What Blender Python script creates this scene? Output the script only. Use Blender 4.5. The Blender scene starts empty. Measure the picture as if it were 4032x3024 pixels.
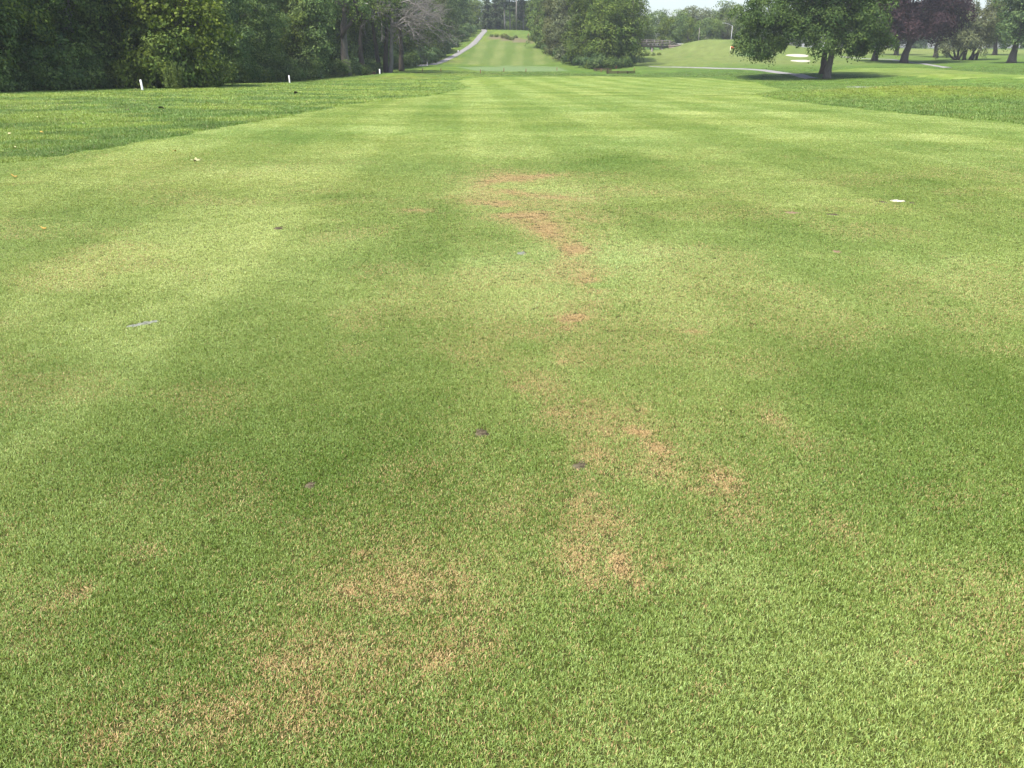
import bpy, math, random
import numpy as np
from mathutils import Vector, Matrix

# ------------------------------------------------------------------ camera, sky, sun, exposure
scn = bpy.context.scene
col = scn.collection
R = math.radians
EYE = 1.6
F = 3028.0                                   # focal length in pixels of the 4032 px wide photograph
PITCH = math.atan((1512 - 262) / F)
CP, SP = math.cos(PITCH), math.sin(PITCH)
cam_d = bpy.data.cameras.new("camera")
cam_d.sensor_width = 36.0
cam_d.lens = 36.0 * F / 4032.0
cam_d.clip_start = 0.05
cam_d.clip_end = 5000
cam = bpy.data.objects.new("camera", cam_d)
col.objects.link(cam)
cam.location = (0, 0, EYE)
cam.rotation_euler = (math.pi / 2 - PITCH, 0, 0)
scn.camera = cam

SUN_EL, SUN_AZ = R(64), R(-135)              # azimuth from +Y towards +X: sun high on the left, a little behind
world = bpy.data.worlds.new("World")
scn.world = world
world.use_nodes = True
wn = world.node_tree
wn.nodes.clear()
sky = wn.nodes.new("ShaderNodeTexSky")
sky.sky_type = 'NISHITA'
sky.sun_disc = False
sky.sun_elevation = SUN_EL
sky.sun_rotation = SUN_AZ
sky.air_density = 1.0
sky.dust_density = 3.0
sky.ozone_density = 1.0
bg = wn.nodes.new("ShaderNodeBackground")
bg.inputs['Strength'].default_value = 0.14
wo = wn.nodes.new("ShaderNodeOutputWorld")
wn.links.new(sky.outputs[0], bg.inputs[0])
wn.links.new(bg.outputs[0], wo.inputs[0])
sun_d = bpy.data.lights.new("sun", 'SUN')
sun_d.energy = 3.6
sun_d.angle = R(2.5)                         # thin summer haze
sun_d.color = (1.0, 0.95, 0.86)
sun = bpy.data.objects.new("sun", sun_d)
col.objects.link(sun)
to_sun = Vector((math.sin(SUN_AZ) * math.cos(SUN_EL), math.cos(SUN_AZ) * math.cos(SUN_EL), math.sin(SUN_EL)))
sun.rotation_euler = (-to_sun).to_track_quat('-Z', 'Y').to_euler()
scn.view_settings.view_transform = 'Standard'
scn.view_settings.look = 'None'
scn.view_settings.gamma = 1.0
scn.view_settings.use_curve_mapping = False
scn.view_settings.exposure = 1.25
scn.cycles.use_denoising = True
scn.cycles.max_bounces = 6
scn.cycles.diffuse_bounces = 3
scn.cycles.transmission_bounces = 3
scn.cycles.volume_bounces = 0
scn.cycles.sample_clamp_indirect = 4.0

# ------------------------------------------------------------------ numpy noise
def _hash(ix, iy, seed):
    h = (ix.astype(np.int64) * 374761393 + iy.astype(np.int64) * 668265263 + seed * 974711) & 0xFFFFFFFF
    h = ((h ^ (h >> 13)) * 1274126177) & 0xFFFFFFFF
    h = (h ^ (h >> 16)) & 0xFFFFFFFF
    return h / 4294967295.0

def vnoise(x, y, seed=0):
    ix = np.floor(x); iy = np.floor(y)
    fx = x - ix; fy = y - iy
    fx = fx * fx * fx * (fx * (fx * 6 - 15) + 10); fy = fy * fy * fy * (fy * (fy * 6 - 15) + 10)
    a = _hash(ix, iy, seed); b = _hash(ix + 1, iy, seed)
    c = _hash(ix, iy + 1, seed); d = _hash(ix + 1, iy + 1, seed)
    return (a * (1 - fx) + b * fx) * (1 - fy) + (c * (1 - fx) + d * fx) * fy

def fbm(x, y, seed=0, octv=4, gain=0.55):
    s = 0.0; a = 1.0; t = 0.0
    for o in range(octv):
        r = 0.7 * o
        xr = x * math.cos(r) - y * math.sin(r); yr = x * math.sin(r) + y * math.cos(r)
        s = s + a * vnoise(xr * 2.03 ** o + 17.3 * o, yr * 2.03 ** o - 9.1 * o, seed + 31 * o); t += a; a *= gain
    return s / t

def sstep(a, b, x):
    t = np.clip((x - a) / (b - a), 0, 1)
    return t * t * (3 - 2 * t)

# ------------------------------------------------------------------ pixels and terrain
def ray(px, py):
    dx = (px - 2016) / F; dy = (1512 - py) / F
    yd = CP + dy * SP; zd = -SP + dy * CP
    return dx / yd, zd / yd

def at(px, py, Y):
    a, b = ray(px, py)
    return (a * Y, Y, EYE + b * Y)

CTRL = [at(*p) for p in [
    (2050, 318, 92), (2050, 293, 122), (2050, 284, 143), (2050, 276, 156), (2050, 263, 178), (2050, 255, 188),
    (2050, 205, 215), (2050, 166, 240), (2000, 152, 248), (2000, 137, 260), (2000, 117, 280),
    (1800, 264, 180), (1850, 172, 238), (1760, 232, 205), (1885, 141, 258), (1905, 120, 277), (1700, 258, 178), (1600, 268, 165),
    (1400, 281, 140), (1200, 316, 101), (850, 335, 77), (500, 350, 64), (0, 370, 52),
    (2230, 224, 200), (2200, 243, 190), (2150, 185, 226), (2140, 160, 245), (2130, 125, 275), (2280, 252, 182), (2340, 263, 172), (2440, 263, 168), (2500, 257, 170),
    (2600, 287, 150), (2600, 264, 172), (2550, 240, 190), (2560, 214, 206), (2560, 208, 226), (2560, 200, 250), (2460, 215, 232), (2630, 196, 214), (2640, 186, 232), (2700, 173, 222), (2770, 157, 226),
    (2850, 157, 228), (2950, 157, 232), (2800, 200, 204), (2800, 240, 178), (2900, 271, 150), (3000, 277, 140),
    (3260, 312, 112), (3235, 294, 121), (3150, 286, 130), (3140, 232, 200), (3150, 250, 180), (3100, 190, 240),
    (3563, 248, 178), (3439, 237, 182), (3520, 216, 224), (3674, 227, 205), (3790, 237, 190), (3976, 248, 165),
    (3906, 216, 215), (3900, 197, 260), (3600, 196, 260), (3300, 194, 260), (3900, 278, 130), (3500, 278, 135),
    (3700, 303, 112), (4032, 312, 100), (3300, 333, 92), (3600, 345, 80)]]
CTRL += [(-70, 100, .6), (-70, 200, 4), (-90, 290, 11), (-60, 60, .1), (-60, 450, 13), (0, 450, 13), (60, 450, 12), (150, 450, 11), (260, 450, 10), (-200, 450, 13),
         (0, 330, 12.9), (40, 330, 8.5), (42, 280, 7.0), (90, 330, 8.5), (170, 330, 8), (300, 330, 9), (-200, 200, 5), (-200, 60, 0), (200, 90, 0), (200, 200, 3.4), (320, 200, 4),
         (0, 55, 0), (30, 55, 0), (-25, 45, 0), (60, 55, 0), (0, 30, 0), (40, 30, 0), (-40, 30, 0), (0, 0, 0), (40, 0, 0), (-40, 0, 0), (100, 40, 0), (-150, 0, 0), (150, 0, 0)]
CTRL = np.array(CTRL)

def _tps(r2):
    return 0.5 * r2 * np.log(r2 + 1e-9)
SC = 100.0
_C = CTRL[:, :2] / SC
_n = len(_C)
_K = _tps(((_C[:, None] - _C[None]) ** 2).sum(-1)) + np.eye(_n) * 2e-4
_P = np.hstack([np.ones((_n, 1)), _C])
_A = np.block([[_K, _P], [_P.T, np.zeros((3, 3))]])
_W = np.linalg.solve(_A, np.concatenate([CTRL[:, 2], np.zeros(3)]))

BUMPS = []        # x, y, sx, sy, height, angle
def bump_px(px, Y, sx, sy, h, ang=0.0):
    BUMPS.append((ray(px, 300)[0] * Y, Y, sx, sy, h, ang))
bump_px(3610, 47, 7.5, 3.0, .54, .06)         # yellow mound on the right
bump_px(3930, 51, 4.5, 2.8, .40)
bump_px(3860, 72, 7, 3.2, .42)
bump_px(3960, 92, 9, 4, .55)
bump_px(3720, 108, 10, 4, .5)
bump_px(3050, 118, 9, 5, .35)
bump_px(1570, 110, 5.0, 3.5, .55)             # mound on the left
bump_px(1420, 128, 3.6, 5.0, -.75)            # dips in front of the creek walls
bump_px(2440, 138, 3.2, 5.5, -.50)
bump_px(2372, 150, 2.4, 5.0, -.55)
bump_px(3135, 205, 6.5, 3.0, .34)             # backs of the bunkers
bump_px(3150, 186, 5.5, 2.6, .34)

def h(x, y):
    x = np.asarray(x, float); y = np.asarray(y, float)
    sh = x.shape
    xf = np.clip(x.ravel(), -320, 320) / SC; yf = np.clip(y.ravel(), -20, 450) / SC
    out = np.empty(len(xf))
    for i in range(0, len(xf), 40000):
        a = xf[i:i + 40000]; b = yf[i:i + 40000]
        r2 = (a[:, None] - _C[None, :, 0]) ** 2 + (b[:, None] - _C[None, :, 1]) ** 2
        out[i:i + 40000] = _tps(r2) @ _W[:_n] + _W[_n] + a * _W[_n + 1] + b * _W[_n + 2]
    out = out.reshape(sh)
    out = out * sstep(32, 62, y)
    for (bx, by, sx, sy, hh, an) in BUMPS:
        dx = x - bx; dy = y - by
        u = dx * math.cos(an) + dy * math.sin(an); v = -dx * math.sin(an) + dy * math.cos(an)
        out = out + hh * np.exp(-(u / sx) ** 2 - (v / sy) ** 2)
    far = sstep(45, 90, y)
    out = out + far * 0.22 * (fbm(x / 14, y / 14, 5, 3) - .5)
    return out

def hz(x, y):
    return float(h(np.array([x]), np.array([y]))[0])

def ground(px, py, y0=1.0, y1=420.0):
    """where the sight line through a pixel first meets the terrain"""
    a, b = ray(px, py)
    Y = np.concatenate([np.linspace(y0, 30, 600), np.linspace(30.05, y1, 3000)])
    d = (EYE + b * Y) - h(a * Y, Y)
    k = np.argmax(d < 0)
    if d[k] >= 0:
        k = len(Y) - 1
    y = Y[k] if k == 0 else Y[k - 1] + (Y[k] - Y[k - 1]) * d[k - 1] / (d[k - 1] - d[k] + 1e-12)
    return (a * y, y, hz(a * y, y))

def foot(px, Y):
    a, _ = ray(px, 262)
    return (a * Y, Y, hz(a * Y, Y))

# ------------------------------------------------------------------ object helpers
def tag(o, label=None, cat=None, group=None, kind=None):
    if label: o["label"] = label
    if cat: o["category"] = cat
    if group: o["group"] = group
    if kind: o["kind"] = kind
    return o

def empty(name, loc, label=None, cat=None, group=None, rz=0.0, sc=1.0):
    o = bpy.data.objects.new(name, None)
    o.empty_display_size = .3
    col.objects.link(o)
    o.location = loc
    o.rotation_euler = (0, 0, rz)
    o.scale = (sc, sc, sc) if not hasattr(sc, '__len__') else sc
    return tag(o, label, cat, group)

def mesh_np(name, V, faces, mat=None, smooth=False):
    """faces: (n,3) or (n,4) int array or list of such arrays"""
    me = bpy.data.meshes.new(name)
    V = np.asarray(V, np.float32)
    fl = faces if isinstance(faces, list) else [faces]
    fl = [np.asarray(f, np.int32) for f in fl if len(f)]
    me.vertices.add(len(V)); me.vertices.foreach_set("co", V.ravel())
    loops = np.concatenate([f.ravel() for f in fl])
    tot = np.concatenate([np.full(len(f), f.shape[1], np.int32) for f in fl])
    start = np.concatenate([[0], np.cumsum(tot)[:-1]]).astype(np.int32)
    me.loops.add(len(loops)); me.loops.foreach_set("vertex_index", loops)
    me.polygons.add(len(tot)); me.polygons.foreach_set("loop_start", start)
    try:
        me.polygons.foreach_set("loop_total", tot)
    except Exception:
        pass
    if smooth:
        me.polygons.foreach_set("use_smooth", np.ones(len(tot), bool))
    me.update(calc_edges=True)
    if mat: me.materials.append(mat)
    return me

def obj(name, me, parent=None, mat=None):
    o = bpy.data.objects.new(name, me)
    col.objects.link(o)
    if parent: o.parent = parent
    if mat:
        if not me.materials: me.materials.append(None)
        o.material_slots[0].link = 'OBJECT'
        o.material_slots[0].material = mat
    return o

class MB:
    """collects boxes and tubes into one mesh"""
    def __init__(s): s.V = []; s.Q = []; s.T = []; s.n = 0
    def add(s, V, Q=None, T=None):
        V = np.asarray(V, float)
        if Q is not None and len(Q): s.Q.append(np.asarray(Q) + s.n)
        if T is not None and len(T): s.T.append(np.asarray(T) + s.n)
        s.V.append(V); s.n += len(V); return s
    def box(s, c, d, rz=0.0, tilt=None):
        x, y, z = d[0] / 2, d[1] / 2, d[2] / 2
        V = np.array([(-x, -y, -z), (x, -y, -z), (x, y, -z), (-x, y, -z), (-x, -y, z), (x, -y, z), (x, y, z), (-x, y, z)])
        if tilt is not None: V = V @ np.array(Matrix.Rotation(tilt, 3, 'Y')).T
        if rz: V = V @ np.array(Matrix.Rotation(rz, 3, 'Z')).T
        return s.add(V + np.array(c), [(0, 3, 2, 1), (4, 5, 6, 7), (0, 1, 5, 4), (1, 2, 6, 5), (2, 3, 7, 6), (3, 0, 4, 7)])
    def tube(s, pts, rad, n=6, cap=True):
        pts = np.asarray(pts, float); rad = np.broadcast_to(np.asarray(rad, float), (len(pts),))
        t = np.gradient(pts, axis=0); t /= np.linalg.norm(t, axis=1)[:, None] + 1e-9
        up = np.array([0, 0, 1.0]) if abs(t[0, 2]) < .9 else np.array([1.0, 0, 0])
        a = np.cross(t, up); a /= np.linalg.norm(a, axis=1)[:, None] + 1e-9
        b = np.cross(t, a)
        th = np.arange(n) * 2 * math.pi / n
        V = pts[:, None] + rad[:, None, None] * (np.cos(th)[None, :, None] * a[:, None] + np.sin(th)[None, :, None] * b[:, None])
        m = len(pts); Q = []
        for i in range(m - 1):
            for j in range(n):
                k = (j + 1) % n
                Q.append((i * n + j, (i + 1) * n + j, (i + 1) * n + k, i * n + k))
        V = V.reshape(-1, 3); T = []
        if cap:
            V = np.vstack([V, pts[0], pts[-1]]); c0, c1 = m * n, m * n + 1
            for j in range(n):
                k = (j + 1) % n
                T += [(c0, j, k), (c1, (m - 1) * n + k, (m - 1) * n + j)]
        return s.add(V, Q, T)
    def mesh(s, name, mat=None, smooth=False):
        f = []
        if s.Q: f.append(np.concatenate(s.Q))
        if s.T: f.append(np.concatenate(s.T))
        return mesh_np(name, np.concatenate(s.V), f, mat, smooth)

# ------------------------------------------------------------------ materials
class NT:
    def __init__(s, name):
        s.m = bpy.data.materials.new(name); s.m.use_nodes = True
        s.t = s.m.node_tree; s.t.nodes.clear()
    def n(s, typ, ins=None, **kw):
        nd = s.t.nodes.new(typ)
        for k, v in kw.items(): setattr(nd, k, v)
        for k, v in (ins or {}).items():
            if isinstance(v, bpy.types.NodeSocket): s.t.links.new(v, nd.inputs[k])
            else: nd.inputs[k].default_value = v
        return nd
    def math(s, op, a, b=None, c=None, clamp=False):
        ins = {0: a}
        if b is not None: ins[1] = b
        if c is not None: ins[2] = c
        return s.n("ShaderNodeMath", ins, operation=op, use_clamp=clamp).outputs[0]
    def mixc(s, f, a, b, bt='MIX'):
        nd = s.n("ShaderNodeMix", None, data_type='RGBA', blend_type=bt)
        for k, v in ((0, f), (6, a), (7, b)):
            if isinstance(v, bpy.types.NodeSocket): s.t.links.new(v, nd.inputs[k])
            else: nd.inputs[k].default_value = v
        return nd.outputs[2]
    def maprange(s, v, a, b, c, d):
        return s.n("ShaderNodeMapRange", {0: v, 1: a, 2: b, 3: c, 4: d}).outputs[0]
    def noise(s, vec, scale, detail=3, rough=.55, dim='3D'):
        return s.n("ShaderNodeTexNoise", {'Vector': vec, 'Scale': scale, 'Detail': detail, 'Roughness': rough}, noise_dimensions=dim).outputs[0]
    def out(s, sh):
        o = s.n("ShaderNodeOutputMaterial"); s.t.links.new(sh, o.inputs[0]); return s.m

def c4(c): return (c[0], c[1], c[2], 1.0)

def mat_leaf(name, base, warm=None, var=.35, trans=.22, nscale=.6):
    """leaf tone varies from leaf to leaf, clump to clump and tree to tree"""
    k = NT(name)
    geo = k.n("ShaderNodeNewGeometry"); oi = k.n("ShaderNodeObjectInfo")
    isl = geo.outputs['Random Per Island']
    nz = k.noise(geo.outputs['Position'], nscale, 3)
    warm = warm or (base[0] * 1.5, base[1] * 1.22, base[2] * .75)
    f = k.math('MULTIPLY', k.maprange(nz, .38, .60, 0, 1), k.maprange(isl, 0, 1, .45, 1))
    c = k.mixc(f, c4(base), c4(warm))
    hs = k.n("ShaderNodeHueSaturation", {'Color': c, 'Hue': k.maprange(oi.outputs['Random'], 0, 1, .485, .515),
             'Saturation': k.maprange(oi.outputs['Random'], 1, 0, .85, 1.1),
             'Value': k.math('MULTIPLY', k.maprange(isl, 0, 1, 1 - var, 1 + var), k.maprange(oi.outputs['Random'], 0, 1, .85, 1.15))})
    p = k.n("ShaderNodeBsdfPrincipled", {'Base Color': hs.outputs[0], 'Roughness': .7, 'Specular IOR Level': .12})
    tc = k.mixc(1.0, hs.outputs[0], (1.25, 1.3, .6, 1), 'MULTIPLY')
    t = k.n("ShaderNodeBsdfTranslucent", {'Color': tc})
    mx = k.n("ShaderNodeMixShader", {0: trans, 1: p.outputs[0], 2: t.outputs[0]})
    return k.out(mx.outputs[0])

def mat_bark(name, a, b, scale=3.0):
    k = NT(name)
    tc = k.n("ShaderNodeTexCoord")
    mp = k.n("ShaderNodeMapping", {'Vector': tc.outputs['Object'], 'Scale': (scale * 2.5, scale * 2.5, scale * .45)})
    nz = k.noise(mp.outputs[0], 1.6, 6, .65)
    c = k.mixc(k.maprange(nz, .35, .65, 0, 1), c4(a), c4(b))
    bp = k.n("ShaderNodeBump", {'Height': nz, 'Strength': .6, 'Distance': .08})
    p = k.n("ShaderNodeBsdfPrincipled", {'Base Color': c, 'Roughness': .9, 'Normal': bp.outputs[0], 'Specular IOR Level': .15})
    return k.out(p.outputs[0])

def mat_plain(name, a, b, scale=8.0, rough=.8, stretch=(1, 1, 1), bump=.2, dist=.02, spec=.25):
    k = NT(name)
    tc = k.n("ShaderNodeTexCoord")
    mp = k.n("ShaderNodeMapping", {'Vector': tc.outputs['Object'], 'Scale': stretch})
    nz = k.noise(mp.outputs[0], scale, 6, .62)
    c = k.mixc(k.maprange(nz, .32, .68, 0, 1), c4(a), c4(b))
    bp = k.n("ShaderNodeBump", {'Height': nz, 'Strength': bump, 'Distance': dist})
    p = k.n("ShaderNodeBsdfPrincipled", {'Base Color': c, 'Roughness': rough, 'Normal': bp.outputs[0], 'Specular IOR Level': spec})
    return k.out(p.outputs[0])

TAN1, TAN2 = (.33, .215, .092), (.47, .345, .155)

def mat_turf_ground():
    k = NT("turf_ground")
    geo = k.n("ShaderNodeNewGeometry"); P = geo.outputs['Position']
    base = k.n("ShaderNodeAttribute", None, attribute_name="turf").outputs['Color']
    dead = k.n("ShaderNodeAttribute", None, attribute_name="dead").outputs['Fac']
    road = k.n("ShaderNodeAttribute", None, attribute_name="bare").outputs['Fac']
    cover = k.n("ShaderNodeAttribute", None, attribute_name="cover").outputs['Fac']
    n1 = k.noise(P, 90, 3, .7); n2 = k.noise(P, 9, 4, .6); n3 = k.noise(P, 1.4, 4, .6)
    v = k.math('MULTIPLY', k.maprange(n1, .3, .7, .62, 1.25), k.math('MULTIPLY', k.maprange(n2, .3, .7, .8, 1.2), k.maprange(n3, .3, .7, .88, 1.12)))
    c = k.n("ShaderNodeHueSaturation", {'Color': base, 'Value': v, 'Hue': k.maprange(n3, .3, .7, .49, .51)}).outputs[0]
    tan = k.mixc(n2, c4(TAN1), c4(TAN2))
    tan = k.mixc(k.maprange(n1, .3, .65, .9, .1), tan, (.075, .052, .030, 1))
    df = k.math('MULTIPLY', dead, k.maprange(n1, .35, .6, .55, 1.0), clamp=True)
    c = k.mixc(df, c, tan)
    thatch_shade = k.mixc(.4, k.mixc(1.0, c, (.30, .30, .28, 1), 'MULTIPLY'), (.050, .042, .020, 1))
    c = k.mixc(cover, c, thatch_shade)                       # soil and thatch under the standing blades, darkened further for shade between them
    earth = k.mixc(n2, (.075, .066, .038, 1), (.17, .14, .09, 1))
    c = k.mixc(road, c, earth)
    bp = k.n("ShaderNodeBump", {'Height': k.math('ADD', n1, k.math('MULTIPLY', n2, 1.5)), 'Strength': .55, 'Distance': .03})
    p = k.n("ShaderNodeBsdfPrincipled", {'Base Color': c, 'Roughness': .9, 'Normal': bp.outputs[0], 'Specular IOR Level': .1})
    return k.out(p.outputs[0])

def mat_turf_blade():
    k = NT("turf_blade")
    geo = k.n("ShaderNodeNewGeometry"); oi = k.n("ShaderNodeObjectInfo")
    base = k.n("ShaderNodeAttribute", None, attribute_name="turf", attribute_type='INSTANCER').outputs['Color']
    dead = k.n("ShaderNodeAttribute", None, attribute_name="dead", attribute_type='INSTANCER').outputs['Fac']
    rnd = k.math('FRACT', k.math('ADD', geo.outputs['Random Per Island'], k.math('MULTIPLY', oi.outputs['Random'], 7.31)))
    r2 = k.math('FRACT', k.math('MULTIPLY', rnd, 13.7))
    r3 = k.math('FRACT', k.math('MULTIPLY', rnd, 57.3))
    c = k.n("ShaderNodeHueSaturation", {'Color': base, 'Value': k.maprange(r2, 0, 1, .50, 1.95),
            'Hue': k.maprange(r3, 0, 1, .470, .512), 'Saturation': k.maprange(r2, 0, 1, 1.05, .80)}).outputs[0]
    tan = k.mixc(r2, c4(TAN1), c4((.55, .425, .205)))
    isdead = k.math('LESS_THAN', r3, k.math('ADD', k.math('MULTIPLY', dead, 1.12), .012))
    c = k.mixc(isdead, c, tan)
    p = k.n("ShaderNodeBsdfPrincipled", {'Base Color': c, 'Roughness': .5, 'Specular IOR Level': .35})
    t = k.n("ShaderNodeBsdfTranslucent", {'Color': k.mixc(1.0, c, (1.2, 1.2, .7, 1), 'MULTIPLY')})
    mx = k.n("ShaderNodeMixShader", {0: .3, 1: p.outputs[0], 2: t.outputs[0]})
    return k.out(mx.outputs[0])

M = {
    'white': mat_plain("white_stake_paint", (.70, .70, .69), (.60, .60, .58), 6, .5),
    'redwood': mat_plain("hazard_stake_wood", (.20, .06, .04), (.12, .05, .035), 10, .7),
    'rust': mat_plain("rusty_brown_timber", (.050, .026, .022), (.080, .044, .036), 3, .85, (1, 1, 5)),
    'path': mat_plain("pale_cart_path", (.21, .205, .20), (.155, .15, .145), 1.2, .9),
    'sandpath': mat_plain("pale_sand", (.72, .66, .56), (.60, .54, .44), 2.0, .95),
    'bunker': mat_plain("bunker_sand", (.36, .34, .29), (.29, .27, .225), 1.5, .95),
    'oldwood': mat_plain("weathered_bridge_timber", (.19, .175, .16), (.11, .10, .09), 2, .85, (1, 1, 4)),
    'stone': mat_plain("weathered_abutment_timber", (.22, .19, .17), (.12, .10, .09), 2, .9, (1, 1, 6)),
    'pole': mat_bark("pale_pole_wood", (.24, .22, .195), (.16, .145, .13), 1.0),
    'grey': mat_plain("grey_metal", (.45, .46, .47), (.38, .39, .40), 4, .5),
    'flag': mat_plain("red_flag_cloth", (.55, .07, .05), (.45, .05, .04), 6, .8),
    'flagpole': mat_plain("pale_yellow_pole", (.72, .70, .45), (.66, .64, .42), 6, .5),
    'bark_grey': mat_bark("grey_bark", (.085, .075, .064), (.155, .138, .12)),
    'bark_dark': mat_bark("dark_bark", (.05, .042, .036), (.095, .08, .068)),
    'bark_dead': mat_bark("bleached_dead_wood", (.14, .13, .12), (.22, .205, .19)),
    'leafyellow': mat_plain("yellow_fallen_leaf", (.45, .31, .07), (.34, .22, .05), 20, .6),
    'leafpale': mat_plain("pale_fallen_leaf", (.42, .40, .22), (.30, .28, .13), 20, .6),
    'leafbrown': mat_plain("brown_fallen_leaf", (.09, .06, .04), (.05, .035, .025), 20, .7),
    'soil': mat_plain("grey_divot_soil", (.12, .102, .066), (.020, .017, .011), 55, .95, bump=.3, dist=.004, spec=.03),
    'divotsand': mat_plain("divot_sand_mix", (.21, .225, .185), (.07, .075, .055), 60, .95, bump=.3, dist=.004, spec=.03),
    'whitesand': mat_plain("white_divot_sand", (.50, .48, .41), (.36, .34, .28), 40, .95, bump=.3, dist=.004, spec=.03),
    'pinksoil': mat_plain("pinkish_divot_soil", (.22, .16, .105), (.10, .07, .045), 40, .95, bump=.3, dist=.004, spec=.03),
    'ground': mat_turf_ground(), 'blade': mat_turf_blade(),
    # foliage
    'lf_dark': mat_leaf("dark_green_leaves", (.060, .108, .028), (.150, .205, .050)),
    'lf_deep': mat_leaf("deep_bluish_leaves", (.048, .094, .036), (.120, .175, .056)),
    'lf_mid': mat_leaf("mid_green_leaves", (.075, .128, .028), (.145, .195, .042)),
    'lf_vine': mat_leaf("lime_vine_leaves", (.072, .118, .024), (.140, .188, .042)),
    'lf_weed': mat_leaf("weed_leaves", (.085, .125, .030), (.13, .17, .04)),
    'lf_olive': mat_leaf("olive_leaves", (.072, .098, .030), (.122, .124, .038)),
    'lf_fresh': mat_leaf("fresh_green_leaves", (.065, .112, .032)),
    'lf_big': mat_leaf("broad_lawn_tree_leaves", (.044, .086, .027), (.088, .138, .036)),
    'lf_copper': mat_leaf("copper_purple_leaves", (.036, .020, .025), (.062, .033, .034), trans=.22),
    'lf_grey': mat_leaf("grey_green_leaves", (.095, .115, .052), (.125, .140, .06)),
    'lf_pine': mat_leaf("pine_needles", (.060, .092, .048), (.085, .115, .055), trans=.15),
    'lf_dry': mat_leaf("sparse_greyish_twigs", (.10, .11, .065), (.13, .125, .08), trans=.15),
}

# ------------------------------------------------------------------ what the turf is made of, place by place
def poly_sd(x, y, poly):
    """signed distance, positive inside"""
    P = np.asarray(poly, float)[:, :2]
    d = np.full(x.shape, 1e9); ins = np.zeros(x.shape, bool)
    for i in range(len(P)):
        a = P[i]; b = P[(i + 1) % len(P)]
        e = b - a
        t = np.clip(((x - a[0]) * e[0] + (y - a[1]) * e[1]) / (e @ e + 1e-9), 0, 1)
        d = np.minimum(d, np.hypot(x - a[0] - t * e[0], y - a[1] - t * e[1]))
        c = (a[1] > y) != (b[1] > y)
        xi = a[0] + (y - a[1]) / (b[1] - a[1] + 1e-12) * e[0]
        ins ^= c & (x < xi)
    return np.where(ins, d, -d)

def gpoly(pts): return [ground(*p)[:2] for p in pts]
FAIR = gpoly([(0, 651), (407, 586), (651, 545), (922, 494), (1200, 448), (1350, 415), (1709, 375), (1850, 345), (1800, 318),
              (1900, 303), (2300, 299), (2800, 308), (2990, 325), (3080, 352), (2990, 376), (3150, 402), (3500, 440), (4032, 490)])
FAIR = [(-14, -30), (-14, 9)] + FAIR + [(25, 12), (40, -30)]
FAIR2 = gpoly([(3180, 285), (3400, 268), (3640, 268), (4100, 300), (4100, 325), (3700, 312), (3420, 302)])
GREEN = gpoly([(1795, 263), (1890, 281), (2050, 282), (2240, 280), (2200, 263), (2000, 259)])
GREEN2 = gpoly([(2890, 212), (2960, 205), (3060, 208), (3060, 222), (2930, 222)])
HILL = gpoly([(1810, 252), (1840, 205), (1890, 160), (1960, 158), (2100, 180), (2190, 240), (2140, 256)])
BANK = gpoly([(1915, 143), (1960, 141), (2020, 147), (2100, 160), (2108, 172), (2050, 168), (1980, 158), (1920, 152)])

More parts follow.
